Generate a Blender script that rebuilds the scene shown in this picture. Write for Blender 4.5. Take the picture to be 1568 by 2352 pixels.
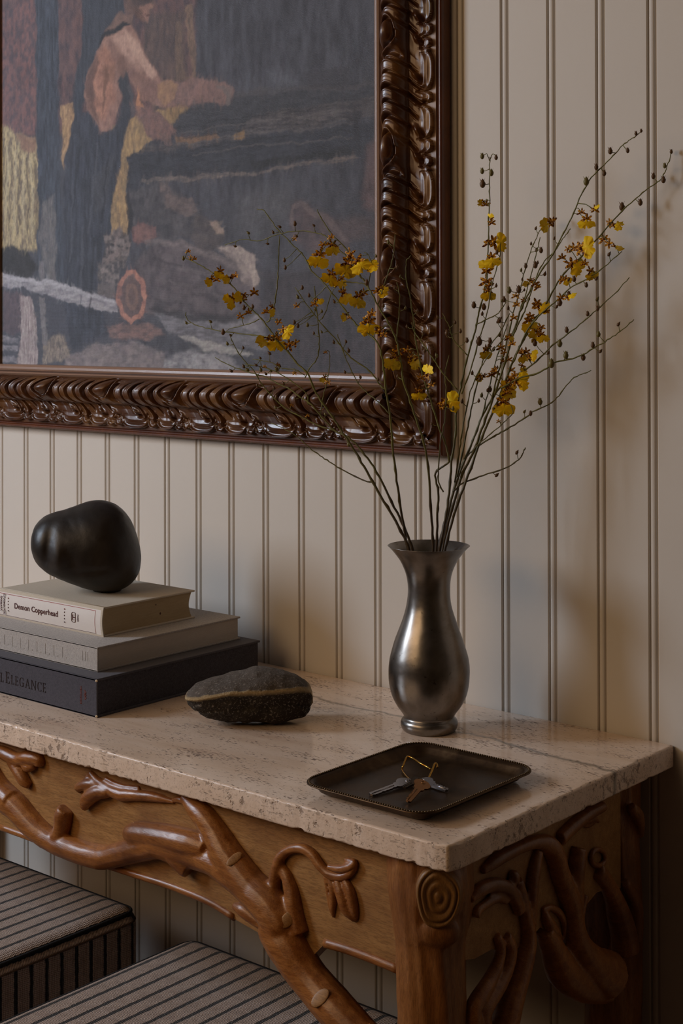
import bpy, bmesh, math, random
import numpy as np
from mathutils import Vector, Matrix

for o in list(bpy.data.objects): bpy.data.objects.remove(o)
random.seed(7); rng = np.random.RandomState(7)
scn = bpy.context.scene
COL = scn.collection
U = 0.0825                      # one beadboard plank, metres
ZT = 3.0348                     # table top, in planks
def M(X, Y, Z): return Vector((X*U, Y*U, 0.80+(Z-ZT)*U))

# ---------------------------------------------------------------- camera
FPX, CY = 3418.3224, 716.3046
PIT, YAW, ROL = 0.0069, 0.7040, -0.0022
CAM = M(19.1904, -22.6573, 10.1284)
_c, _s = math.cos(YAW), math.sin(YAW)
fw = Vector((-_s, _c, 0)); rt = Vector((_c, _s, 0)); up = Vector((0, 0, 1))
FW = fw*math.cos(PIT)+up*math.sin(PIT); U2 = up*math.cos(PIT)-fw*math.sin(PIT)
RT = rt*math.cos(ROL)+U2*math.sin(ROL); UP = U2*math.cos(ROL)-rt*math.sin(ROL)
cd = bpy.data.cameras.new('camera'); cam = bpy.data.objects.new('camera', cd); COL.objects.link(cam)
cd.sensor_fit = 'HORIZONTAL'; cd.sensor_width = 36; cd.lens = 36*FPX/1568
cd.shift_x = 0; cd.shift_y = -(1176-CY)/1568
cd.clip_start = 0.05; cd.clip_end = 50
mw = Matrix.Identity(4)
for i in range(3):
    mw[i][0] = RT[i]; mw[i][1] = UP[i]; mw[i][2] = -FW[i]; mw[i][3] = CAM[i]
cam.matrix_world = mw
scn.camera = cam

def at(x, y, X=None, Y=None, Z=None):
    """point of the place seen at photo pixel x, y on the plane X, Y or Z (in planks)"""
    r = FW + RT*((x-784)/FPX) - UP*((y-CY)/FPX)
    if X is not None: t = (X*U-CAM.x)/r.x
    elif Y is not None: t = (Y*U-CAM.y)/r.y
    else: t = (0.80+(Z-ZT)*U-CAM.z)/r.z
    return CAM + r*t
def ppm(P): return FPX/((P-CAM).dot(FW))      # photo pixels per metre at P

# ---------------------------------------------------------------- world, lights, exposure
w = bpy.data.worlds.new('world'); scn.world = w; w.use_nodes = True
w.node_tree.nodes['Background'].inputs[0].default_value = (0.75, 0.85, 1, 1)
w.node_tree.nodes['Background'].inputs[1].default_value = 0.35
scn.view_settings.view_transform = 'Standard'; scn.view_settings.look = 'None'
scn.view_settings.gamma = 1; scn.view_settings.use_curve_mapping = False
scn.view_settings.exposure = 0.0
def area(name, loc, target, sx, sy, power, color, spread=180):
    l = bpy.data.lights.new(name, 'AREA'); l.shape = 'RECTANGLE'; l.size = sx; l.size_y = sy
    l.energy = power; l.color = color; l.spread = math.radians(spread)
    o = bpy.data.objects.new(name, l); COL.objects.link(o); o.location = loc
    o.rotation_euler = (Vector(target)-Vector(loc)).to_track_quat('-Z', 'Y').to_euler()
    return o
area('window_daylight', (-1.99, -1.95, 2.02), (-0.2, 0, 1.05), 0.50, 1.0, 43, (0.77, 0.90, 1.08))
area('ceiling_glow', (-0.70, -2.85, 2.50), (0.2, -0.1, 0.9), 2.3, 1.5, 37, (1.0, 0.67, 0.37))

# ---------------------------------------------------------------- helpers
def link(o, parent=None):
    COL.objects.link(o)
    if parent is not None: o.parent = parent
    return o
def smooth(me, flag=True):
    me.polygons.foreach_set('use_smooth', [flag]*len(me.polygons))
def mobj(name, verts, faces, mt=None, parent=None, sm=True):
    me = bpy.data.meshes.new(name)
    me.from_pydata([tuple(v) for v in verts], [], faces)
    me.update()
    if sm: smooth(me)
    if mt: me.materials.append(mt)
    return link(bpy.data.objects.new(name, me), parent)
def tag(o, label=None, cat=None, group=None, kind=None):
    if label: o['label'] = label
    if cat: o['category'] = cat
    if group: o['group'] = group
    if kind: o['kind'] = kind
    return o
def empty(name, loc=(0, 0, 0)):
    o = bpy.data.objects.new(name, None); o.empty_display_size = .05
    o.location = loc; return link(o)
def root(name, loc, label, cat, group=None):
    return tag(empty(name, loc), label, cat, group)
def adopt(child, parent):
    """parent keeping the child's place (all meshes here are built in world coordinates)"""
    child.parent = parent
    child.matrix_parent_inverse = Matrix.Translation(-parent_loc(parent))
    return child
def parent_loc(p):
    v = Vector(p.location)
    return v + parent_loc(p.parent) if p.parent else v
def bm_obj(name, bm, mt=None, parent=None, sm=False):
    me = bpy.data.meshes.new(name); bm.to_mesh(me); bm.free()
    if sm: smooth(me)
    if mt: me.materials.append(mt)
    return link(bpy.data.objects.new(name, me), parent)
def box(name, a, b, mt=None, parent=None, bev=0, seg=2):
    a = Vector(a); b = Vector(b)
    bm = bmesh.new(); bmesh.ops.create_cube(bm, size=1)
    d = b-a
    for v in bm.verts:
        v.co = Vector((a[i]+(v.co[i]+.5)*d[i] for i in range(3)))
    bmesh.ops.recalc_face_normals(bm, faces=bm.faces)
    if bev: bmesh.ops.bevel(bm, geom=bm.edges[:], offset=bev, segments=seg, profile=.5, affect='EDGES')
    o = bm_obj(name, bm, mt, None, sm=False)
    if parent is not None: adopt(o, parent)
    return o
def tube_geo(pts, rad, seg=8, flat=1.0, cap=True):
    """swept tube through pts with radius per point"""
    pts = [Vector(p) for p in pts]; n = len(pts)
    V = []; F = []
    T = []
    for i in range(n):
        t = (pts[min(i+1, n-1)]-pts[max(i-1, 0)])
        T.append(t.normalized() if t.length > 1e-9 else Vector((0, 0, 1)))
    a = T[0].orthogonal().normalized()
    for i in range(n):
        a = (a - T[i]*a.dot(T[i]))
        a = a.normalized() if a.length > 1e-6 else T[i].orthogonal().normalized()
        b = T[i].cross(a)
        for k in range(seg):
            th = 2*math.pi*k/seg
            V.append(pts[i]+(a*math.cos(th)+b*math.sin(th)*flat)*rad[i])
    for i in range(n-1):
        for k in range(seg):
            k2 = (k+1) % seg
            F.append((i*seg+k, i*seg+k2, (i+1)*seg+k2, (i+1)*seg+k))
    if cap:
        F.append(tuple(range(seg-1, -1, -1))); F.append(tuple((n-1)*seg+k for k in range(seg)))
    return V, F
def catmull(pts, n=6):
    """smooth interpolation of rows of numbers"""
    P = np.array([list(p) for p in pts], float)
    if len(P) < 3: n = max(n, 2)
    Q = np.vstack([2*P[0]-P[1], P, 2*P[-1]-P[-2]]); out = []
    for i in range(1, len(Q)-2):
        for k in range(n):
            t = k/n
            out.append(.5*((2*Q[i])+(-Q[i-1]+Q[i+1])*t+(2*Q[i-1]-5*Q[i]+4*Q[i+1]-Q[i+2])*t*t+(-Q[i-1]+3*Q[i]-3*Q[i+1]+Q[i+2])*t**3))
    out.append(P[-1])
    return np.array(out)
def ball_geo(c, r, ax=None, seg=16, ring=10):
    """ellipsoid: c centre, r three radii along axes ax"""
    ax = ax or (Vector((1, 0, 0)), Vector((0, 1, 0)), Vector((0, 0, 1)))
    V = [c+ax[2]*r[2]]; F = []
    for i in range(1, ring):
        ph = math.pi*i/ring
        for k in range(seg):
            th = 2*math.pi*k/seg
            V.append(c+ax[0]*(r[0]*math.sin(ph)*math.cos(th))+ax[1]*(r[1]*math.sin(ph)*math.sin(th))+ax[2]*(r[2]*math.cos(ph)))
    V.append(c-ax[2]*r[2])
    for k in range(seg): F.append((0, 1+k, 1+(k+1) % seg))
    for i in range(ring-2):
        for k in range(seg):
            a = 1+i*seg; F.append((a+k, a+seg+k, a+seg+(k+1) % seg, a+(k+1) % seg))
    L = len(V)-1; a = 1+(ring-2)*seg
    for k in range(seg): F.append((a+k, L, a+(k+1) % seg))
    return V, F
def merge(geos):
    V = []; F = []
    for v, f in geos:
        b = len(V); V += list(v); F += [tuple(i+b for i in q) for q in f]
    return V, F
def pnoise(P, scale, seed=0, octaves=3):
    """cheap smooth noise at points P (n,3), about -1..1"""
    r = np.random.RandomState(seed); out = np.zeros(len(P)); amp = 1; tot = 0; s = 1/scale
    for o in range(octaves):
        for k in range(5):
            d = r.normal(size=3); d /= np.linalg.norm(d)
            e = r.normal(size=3); e /= np.linalg.norm(e)
            out += amp*np.sin(P@d*s*2.2+r.rand()*6.28+1.3*np.sin(P@e*s*1.7+r.rand()*6.28))/3
        tot += amp; amp *= .5; s *= 2.03
    return out/tot
def get_co(me):
    a = np.empty(len(me.vertices)*3); me.vertices.foreach_get('co', a); return a.reshape(-1, 3)
def set_co(me, a):
    me.vertices.foreach_set('co', np.asarray(a, float).ravel()); me.update()
def get_no(me):
    a = np.empty(len(me.vertices)*3); me.vertices.foreach_get('normal', a); return a.reshape(-1, 3)
def fuse(name, geos, voxel, mt, parent=None, it=3, rough=0, rscale=.03, fac=.5, seed=1):
    """joins overlapping closed shapes into one continuous carved surface"""
    V, F = merge(geos)
    tmp = mobj('tmp', V, F)
    m = tmp.modifiers.new('r', 'REMESH'); m.mode = 'VOXEL'; m.voxel_size = voxel
    s = tmp.modifiers.new('s', 'SMOOTH'); s.iterations = it; s.factor = fac
    dg = bpy.context.evaluated_depsgraph_get(); dg.update()
    me = bpy.data.meshes.new_from_object(tmp.evaluated_get(dg))
    bpy.data.objects.remove(tmp)
    me.name = name; me.materials.clear(); me.materials.append(mt); smooth(me)
    if rough:
        co = get_co(me); no = get_no(me)
        set_co(me, co+no*(rough*pnoise(co, rscale, seed))[:, None])
    o = link(bpy.data.objects.new(name, me))
    if parent is not None: adopt(o, parent)
    return o
def lathe_geo(prof, seg=64, c=Vector((0, 0, 0)), close=False):
    V = []; F = []
    for r, z in prof:
        for k in range(seg):
            th = 2*math.pi*k/seg; V.append(Vector((c.x+r*math.cos(th), c.y+r*math.sin(th), c.z+z)))
    n = len(prof)
    for i in range(n-1):
        for k in range(seg):
            k2 = (k+1) % seg; F.append((i*seg+k, i*seg+k2, (i+1)*seg+k2, (i+1)*seg+k))
    if close:
        F.append(tuple(range(seg-1, -1, -1))); F.append(tuple((n-1)*seg+k for k in range(seg)))
    return V, F

# ---------------------------------------------------------------- materials
def s2l(c):
    c = c/255.0
    return c/12.92 if c <= .04045 else ((c+.055)/1.055)**2.4
def C(r, g, b, k=1.0): return (min(1, s2l(r)*k), min(1, s2l(g)*k), min(1, s2l(b)*k), 1)
class N:
    """tiny node builder"""
    def __init__(s, name, rough=.5, metal=0, spec=.5, coat=0, coat_r=.1, sheen=0):
        s.m = bpy.data.materials.new(name); s.m.use_nodes = True; s.t = s.m.node_tree
        s.b = s.t.nodes['Principled BSDF']
        s.b.inputs['Roughness'].default_value = rough; s.b.inputs['Metallic'].default_value = metal
        s.b.inputs['Specular IOR Level'].default_value = spec
        s.b.inputs['Coat Weight'].default_value = coat; s.b.inputs['Coat Roughness'].default_value = coat_r
        s.b.inputs['Sheen Weight'].default_value = sheen
        s.bump_out = None
    def new(s, typ, ins=None, **kw):
        n = s.t.nodes.new(typ)
        for k, v in kw.items(): setattr(n, k, v)
        for k, v in (ins or {}).items(): s.put(n.inputs[k], v)
        return n
    def put(s, sock, v):
        if hasattr(v, 'is_output'): s.t.links.new(v, sock)
        else: sock.default_value = v
    def coord(s, scale=(1, 1, 1), loc=(0, 0, 0), rot=(0, 0, 0)):
        g = s.new('ShaderNodeTexCoord')
        return s.new('ShaderNodeMapping', {'Vector': g.outputs['Object'], 'Scale': scale, 'Location': loc, 'Rotation': rot}).outputs[0]
    def noise(s, v, scale, detail=4, rough=.55, dist=0):
        return s.new('ShaderNodeTexNoise', {'Vector': v, 'Scale': scale, 'Detail': detail, 'Roughness': rough, 'Distortion': dist}).outputs['Fac']
    def ramp(s, f, stops, interp='LINEAR'):
        r = s.new('ShaderNodeValToRGB', {'Fac': f}); e = r.color_ramp; e.interpolation = interp
        while len(e.elements) < len(stops): e.elements.new(.5)
        for el, (p, c) in zip(e.elements, stops):
            el.position = p; el.color = c if hasattr(c, '__len__') else (c, c, c, 1)
        return r.outputs[0]
    def math(s, op, a, b=0.0, c=0.0, clamp=False):
        n = s.new('ShaderNodeMath', {0: a, 1: b, 2: c}, operation=op); n.use_clamp = clamp; return n.outputs[0]
    def mix(s, f, a, b, mode='MIX'):
        n = s.new('ShaderNodeMix', data_type='RGBA', blend_type=mode)
        s.put(n.inputs['Factor'], f); s.put(n.inputs[6], a); s.put(n.inputs[7], b); return n.outputs[2]
    def sep(s, v): return s.new('ShaderNodeSeparateXYZ', {0: v}).outputs
    def color(s, v): s.put(s.b.inputs['Base Color'], v); return s
    def rough(s, v): s.put(s.b.inputs['Roughness'], v); return s
    def bump(s, h, dist, strength=1.0):
        ins = {'Height': h, 'Distance': dist, 'Strength': strength}
        if s.bump_out: ins['Normal'] = s.bump_out
        n = s.new('ShaderNodeBump', ins); s.bump_out = n.outputs[0]
        s.t.links.new(s.bump_out, s.b.inputs['Normal']); return s

def m_paint(name, col, var=.03, bs=.0006):
    n = N(name, rough=.58, spec=.3); v = n.coord()
    f = n.noise(v, 3, 3); a = [c*(1-var) for c in col[:3]]+[1]; b = [min(1, c*(1+var)) for c in col[:3]]+[1]
    n.color(n.mix(f, tuple(a), tuple(b)))
    n.bump(n.noise(n.coord((1, 1, .35)), 90, 3), bs, .25); return n.m
WALL = m_paint('cream wall paint', (.62, .565, .50, 1))
ROOM = m_paint('room wall paint', (.24, .17, .10, 1))
CEIL = m_paint('ceiling paint', (.22, .19, .16, 1))
def m_floor():
    n = N('oak floor', rough=.35); v = n.coord((1, 9, 1))
    n.color(n.ramp(n.noise(v, 3, 6), [(.3, C(58, 38, 24)), (.7, C(100, 70, 46))])); n.bump(n.noise(v, 12, 4), .001, .3); return n.m
FLOOR = m_floor()
def m_trav():
    n = N('travertine', rough=.2, spec=.5); v = n.coord()
    big = n.noise(n.coord((1.2, 5, 5)), 4, 6, .6, .4)
    col = n.ramp(big, [(.25, C(208, 180, 156)), (.45, C(230, 206, 184)), (.6, C(238, 217, 198)), (.8, C(220, 194, 170))])
    fine = n.noise(n.coord((3, 14, 14)), 30, 5, .65)
    col = n.mix(n.math('MULTIPLY', fine, .5), col, C(196, 166, 142))
    # pits: short dark dashes along the bedding, in clouds
    dash = n.noise(n.coord((1, 3.4, 3.4)), 135, 2, .55)
    cloud = n.noise(n.coord((1, 3.2, 3.2)), 13, 3, .6)
    thr = n.math('ADD', dash, n.math('MULTIPLY', cloud, .60))
    pit = n.ramp(thr, [(.94, 0.0), (.965, 1.0)])
    # big pores on the sawn edge faces (near vertical faces)
    geo = n.new('ShaderNodeNewGeometry'); nz = n.sep(geo.outputs['Normal'])[2]
    side = n.ramp(nz, [(.35, 1.0), (.75, 0.0)])
    por = n.noise(n.coord((1.2, 1.2, 1.0)), 75, 4, .65)
    cl2 = n.noise(v, 9, 2)
    porm = n.math('MULTIPLY', n.ramp(n.math('ADD', por, n.math('MULTIPLY', cl2, .35)), [(.755, 0.0), (.83, 1.0)]), side)
    sp = n.noise(v, 300, 2)
    col = n.mix(n.math('MULTIPLY', n.ramp(sp, [(.56, 0.0), (.7, 1.0)]), n.math('MULTIPLY', side, .35)), col, C(140, 112, 92))
    # grey green vein that runs the length of the top and down the end
    xyz = n.sep(v)
    wob = n.math('MULTIPLY', n.math('SUBTRACT', n.noise(n.coord((1, .2, .2)), 7, 5, .6), .5), .07)
    d = n.math('ABSOLUTE', n.math('SUBTRACT', n.math('ADD', xyz[1], wob), n.math('ADD', n.math('MULTIPLY', xyz[0], -.075), -.118)))
    wid = n.math('ADD', n.math('MULTIPLY', n.noise(v, 22, 3), .012), .0005)
    vm = n.math('SUBTRACT', 1.0, n.math('DIVIDE', d, wid), clamp=True)
    col = n.mix(n.math('MULTIPLY', vm, .75), col, C(92, 90, 82))
    col = n.mix(n.math('MULTIPLY', pit, n.math('SUBTRACT', .78, n.math('MULTIPLY', side, .45))), col, C(84, 62, 48))
    col = n.mix(n.math('MULTIPLY', porm, .6), col, C(96, 72, 56))
    n.color(col)
    n.rough(n.math('ADD', n.math('MULTIPLY', side, .45), n.math('ADD', .13, n.math('MULTIPLY', pit, .4))))
    h = n.math('SUBTRACT', 1.0, n.math('MAXIMUM', pit, porm))
    n.bump(h, .0012, .7); n.bump(n.noise(v, 160, 3), .0008, n_side(n, side)); return n.m
def n_side(n, side): return n.math('MULTIPLY', side, .6)
TRAV = m_trav()
def m_wood(name, a, b, c, axis=0, rough=.32, coat=.3, grain=.35):
    n = N(name, rough=rough, coat=coat, coat_r=.22)
    sc = [9, 9, 9]; sc[axis] = 1.2
    g = n.noise(n.coord(tuple(sc)), 14, 6, .6, .6); big = n.noise(n.coord(), 9, 4, .6, .5)
    fine = n.noise(n.coord(tuple(x*4 for x in sc)), 22, 3, .6)
    col = n.mix(n.ramp(g, [(.35, 0.0), (.65, 1.0)]), a, b)
    col = n.mix(n.ramp(big, [(.45, 0.0), (.72, .8)]), col, c)
    col = n.mix(n.math('MULTIPLY', n.ramp(fine, [(.42, 1.0), (.5, 0.0)]), .4), col, tuple(x*.45 for x in a[:3])+(1,))
    n.color(col)
    n.rough(n.math('ADD', rough-.1, n.math('MULTIPLY', big, .25)))
    n.bump(fine, .0007, grain); n.bump(big, .003, .3); return n.m
WOOD_APRON = m_wood('carved wood panel', C(146, 102, 54), C(170, 126, 74), C(124, 80, 38), 0, .5, .05)
WOOD_BRANCH = m_wood('carved wood branch', C(136, 80, 34), C(166, 108, 54), C(86, 44, 16), 0, .36, .15, .35)
WOOD_LEG = m_wood('carved wood leg', C(130, 80, 36), C(154, 102, 54), C(104, 58, 24), 2, .42, .12)
WOOD_KNOT = m_wood('knot wood', C(138, 98, 50), C(150, 110, 62), C(112, 72, 34), 2, .45, .05)
WOOD_PALE = m_wood('bare wood', C(150, 106, 60), C(164, 120, 72), C(132, 90, 48), 0, .5, 0)
def m_frame():
    n = N('bronzed frame', rough=.36, metal=.1, coat=.3, coat_r=.2); v = n.coord()
    g = n.noise(v, 14, 5, .6); f2 = n.noise(n.coord((1, 1, 14)), 60, 3)
    col = n.ramp(g, [(.3, C(54, 26, 9)), (.5, C(84, 46, 16)), (.72, C(122, 80, 30))])
    col = n.mix(n.math('MULTIPLY', f2, .25), col, C(50, 30, 16))
    n.color(col); n.rough(n.math('ADD', .26, n.math('MULTIPLY', g, .25))); n.bump(n.noise(v, 260, 2), .0004, .25); return n.m
FRAME = m_frame()
def m_simple(name, col, rough=.5, metal=0, var=.15, scale=30, bump=0, bscale=200, coat=0, sheen=0, spec=.5):
    n = N(name, rough=rough, metal=metal, coat=coat, sheen=sheen, spec=spec); v = n.coord()
    a = tuple(x*(1-var) for x in col[:3])+(1,); b = tuple(min(1, x*(1+var)) for x in col[:3])+(1,)
    n.color(n.mix(n.noise(v, scale, 4), a, b))
    if bump: n.bump(n.noise(v, bscale, 3), bump, .5)
    return n.m
LIP_FRAME = m_simple('frame inner lip', C(140, 108, 88), .35, 0, .12, 40, .0003)
FRAME_SIDE = m_wood('frame outer wood', C(92, 42, 14), C(110, 58, 22), C(70, 30, 10), 2, .42, .15)
def m_cloth(name, col, col2, sc=2300, wv=.35):
    n = N(name, rough=.8, spec=.2, sheen=.1)
    wx = n.new('ShaderNodeTexWave', {'Vector': n.coord(), 'Scale': sc/6.28*1.0, 'Distortion': 1.5, 'Detail': 1}, wave_type='BANDS', bands_direction='X').outputs['Fac']
    wz = n.new('ShaderNodeTexWave', {'Vector': n.coord(), 'Scale': sc/6.28*1.0, 'Distortion': 1.5, 'Detail': 1}, wave_type='BANDS', bands_direction='Z').outputs['Fac']
    f = n.math('MULTIPLY', n.math('ADD', wx, wz), .5)
    ns = n.noise(n.coord((1, 1, 1)), 420, 3, .7)
    f = n.math('ADD', n.math('MULTIPLY', f, .45), n.math('MULTIPLY', ns, .6))
    n.color(n.mix(n.ramp(f, [(.3, 0.0), (.7, 1.0)]), col2, col)); n.bump(f, .0005, wv); return n.m
CREAM = m_cloth('cream book cloth', C(206, 194, 176, .95), C(190, 178, 160, .95))
GREYC = m_cloth('grey linen book cloth', C(196, 190, 184, .95), C(138, 131, 128, .95))
DARKC = m_cloth('charcoal book cloth', C(80, 78, 86, 1.0), C(44, 42, 50, 1.0))
def m_pages(col, col2):
    n = N('pages', rough=.8, spec=.15)
    f = n.noise(n.coord((.6, .6, 60)), 60, 3, .6); st = n.noise(n.coord((6, 6, 12)), 5, 3)
    n.color(n.mix(n.math('ADD', n.math('MULTIPLY', f, .7), n.math('MULTIPLY', st, .3)), col, col2)); n.bump(f, .0006, .6); return n.m
PAGE_OLD = m_pages(C(150, 126, 94, 1.0), C(206, 186, 150, 1.0)); PAGE_NEW = m_pages(C(170, 158, 146, 1.0), C(205, 196, 186, 1.0)); PAGE_NEW.name = 'pages white'
LABEL = m_simple('spine label paper', C(222, 214, 208, .95), .6, 0, .04, 60)
INK = m_simple('dark red ink', C(72, 22, 22), .6, 0, .1); RED = m_simple('red foil', C(150, 52, 44), .35, .3, .1)
COPPER = m_simple('copper foil lettering', C(34, 16, 16), .35, .3, .1); COPPER2 = m_simple('copper foil mark', C(104, 44, 30), .35, .4, .1)
WORN = m_simple('worn board corner', C(210, 190, 160), .8)
def m_pewter():
    n = N('aged pewter', metal=.95, rough=.3); v = n.coord()
    g = n.noise(v, 16, 5, .6, .3); sp = n.noise(v, 110, 3, .6)
    col = n.ramp(g, [(.3, C(104, 98, 92)), (.55, C(138, 132, 126)), (.75, C(110, 100, 84))])
    col = n.mix(n.ramp(sp, [(.66, 0.0), (.74, .7)]), col, C(60, 50, 40))
    n.color(col); n.rough(n.math('ADD', .19, n.math('MULTIPLY', g, .24))); n.bump(n.noise(v, 60, 4), .0006, .3); return n.m
PEWTER = m_pewter()
def m_tray():
    n = N('aged bronze tray', metal=.85, rough=.4); v = n.coord()
    g = n.noise(v, 22, 5, .65, .5); col = n.ramp(g, [(.3, C(46, 32, 20)), (.55, C(76, 56, 36)), (.75, C(104, 84, 60))])
    n.color(col); n.rough(n.math('ADD', .28, n.math('MULTIPLY', g, .3))); n.bump(n.noise(v, 120, 3), .0004, .3); return n.m
TRAY = m_tray()
BEAD = m_simple('tray bead metal', C(96, 78, 56), .3, .9, .2, 60)
STEEL = m_simple('nickel key', C(170, 168, 172), .25, 1, .15, 150, .0002)
BRASS_OLD = m_simple('bronze key', C(146, 104, 66), .3, 1, .2, 150, .0002)
DARKKEY = m_simple('dark key', C(92, 84, 78), .3, 1, .2, 150, .0002)
BRASS = m_simple('brass wire', C(186, 142, 66), .25, 1, .12, 80)
def m_rock():
    n = N('black river stone', rough=.42, spec=.45); v = n.coord()
    g = n.noise(v, 11, 4, .6, .6); sp = n.noise(v, 95, 4, .7)
    col = n.ramp(g, [(.3, C(22, 19, 18)), (.55, C(38, 31, 26)), (.75, C(56, 50, 46))])
    col = n.mix(n.ramp(sp, [(.70, 0.0), (.76, .6)]), col, C(120, 104, 84))
    n.color(col); n.rough(n.math('ADD', .32, n.math('MULTIPLY', g, .28))); n.bump(n.noise(v, 42, 5, .6), .002, .35); return n.m
ROCK = m_rock()
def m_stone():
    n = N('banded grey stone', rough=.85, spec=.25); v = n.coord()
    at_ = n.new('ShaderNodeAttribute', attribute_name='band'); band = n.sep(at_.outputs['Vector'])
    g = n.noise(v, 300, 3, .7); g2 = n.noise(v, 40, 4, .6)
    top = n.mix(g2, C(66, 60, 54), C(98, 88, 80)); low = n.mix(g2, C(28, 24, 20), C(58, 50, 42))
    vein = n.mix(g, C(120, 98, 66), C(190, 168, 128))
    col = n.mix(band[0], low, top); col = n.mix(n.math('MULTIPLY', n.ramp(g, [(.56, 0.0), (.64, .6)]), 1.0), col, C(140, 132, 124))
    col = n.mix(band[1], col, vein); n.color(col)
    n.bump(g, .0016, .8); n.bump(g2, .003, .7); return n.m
STONE = m_stone()
def m_stripe(name, axis, off, along):
    """loose basket weave, charcoal cord every 28 mm"""
    n = N(name, rough=.95, spec=.1, sheen=.25)
    v = n.coord(); s = n.sep(v)
    wob = n.math('MULTIPLY', n.math('SUBTRACT', n.noise(v, 120, 2), .5), .0035)
    u = n.math('ADD', s[axis], wob)
    fr = n.math('ABSOLUTE', n.math('SUBTRACT', n.math('FRACT', n.math('DIVIDE', n.math('ADD', u, 10.0+off), .0285)), .5))
    st = n.ramp(fr, [(.10, 1.0), (.135, 0.0)])
    q = 2*math.pi/.0056
    w1 = n.math('SINE', n.math('MULTIPLY', n.math('ADD', s[along], n.math('MULTIPLY', u, 1.0)), q))
    w2 = n.math('SINE', n.math('MULTIPLY', n.math('SUBTRACT', s[along], n.math('MULTIPLY', u, .8)), q))
    wv = n.math('MULTIPLY', n.math('ADD', n.math('MULTIPLY', w1, w2), 1.0), .5)
    fz = n.noise(v, 500, 3, .7)
    h = n.math('ADD', n.math('MULTIPLY', wv, .6), n.math('MULTIPLY', fz, .5))
    col = n.mix(n.ramp(h, [(.3, 0.0), (.75, 1.0)]), C(118, 98, 88), C(205, 184, 170))
    col = n.mix(n.ramp(n.noise(v, 60, 3), [(.45, 0.0), (.7, .4)]), col, C(120, 98, 88))
    n.color(n.mix(st, col, C(16, 16, 22))); n.bump(n.math('ADD', h, n.math('MULTIPLY', st, -.3)), .0022, .9); return n.m
STRIPE_TOP = m_stripe('striped weave top', 0, .004, 1); STRIPE_SIDE = m_stripe('striped weave side', 1, .01, 2)
STRIPE_FRONT = m_stripe('striped weave front', 0, .004, 2)
STEM = None
def m_stem():
    n = N('orchid stem', rough=.5); z = n.sep(n.coord())[2]
    f = n.noise(n.coord(), 25, 3)
    h = n.math('ADD', n.math('MULTIPLY', n.math('SUBTRACT', z, 1.10), 5.0), n.math('SUBTRACT', f, .5), clamp=True)
    n.color(n.mix(h, n.mix(f, C(46, 34, 18), C(78, 58, 30)), n.mix(f, C(72, 74, 20), C(118, 110, 36)))); return n.m
STEM = m_stem()
BUD = m_simple('brown bud', C(92, 62, 26), .55, 0, .35, 160); BUDG = m_simple('green bud', C(104, 92, 40), .55, 0, .25, 160)
def m_petal(name, a, b, sc, lo, hi):
    n = N(name, rough=.55, spec=.3); g = n.noise(n.coord(), sc, 3, .6)
    n.b.inputs['Subsurface Weight'].default_value = 0
    n.color(n.mix(n.ramp(g, [(lo, 0.0), (hi, 1.0)]), a, b)); return n.m
YEL = m_petal('yellow lip petal', C(250, 190, 12, 1.15), C(255, 212, 36, 1.15), 4, .3, .7)
BRN = m_petal('mottled brown petal', C(84, 26, 10), C(222, 160, 30), 9, .47, .53)
SHOE = m_simple('stool leg wood', C(60, 40, 26), .4)
GLASS = N('window glass', rough=.02); GLASS.b.inputs['Transmission Weight'].default_value = 1; GLASS = GLASS.m

# ---------------------------------------------------------------- room
XL, XR_, YF_, ZC = -2.10, 4.2, -4.0, 2.75
def wall_with_hole(name, axis, pos, th, lo, hi, hlo, hhi, zlo, zhi):
    """wall across `axis` (0: plane X = pos) with one opening"""
    bm = bmesh.new()
    for (a0, a1, z0, z1) in [(lo, hlo, 0, ZC), (hhi, hi, 0, ZC), (hlo, hhi, 0, zlo), (hlo, hhi, zhi, ZC)]:
        r = bmesh.ops.create_cube(bm, size=1)
        for v in r['verts']:
            a = a0+(v.co.x+.5)*(a1-a0); t = pos+(v.co.y+.5)*th; z = z0+(v.co.z+.5)*(z1-z0)
            v.co = Vector((t, a, z)) if axis == 0 else Vector((a, t, z))
    bmesh.ops.recalc_face_normals(bm, faces=bm.faces)
    return tag(bm_obj(name, bm, ROOM), kind='structure')
tag(box('floor', (XL-.1, YF_-.1, -.05), (XR_+.1, .1, 0), FLOOR), kind='structure')
tag(box('ceiling', (XL-.1, YF_-.1, ZC), (XR_+.1, .1, ZC+.05), CEIL), kind='structure')
tag(box('wall_right', (XR_, YF_, 0), (XR_+.1, 0, ZC), ROOM), kind='structure')
wall_with_hole('wall_left', 0, XL-.05, .1, YF_, 0, -2.3, -1.6, 1.45, 2.6)
tag(box('wall_front', (XL-.1, YF_-.1, 0), (XR_+.1, YF_, ZC), ROOM), kind='structure')
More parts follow.
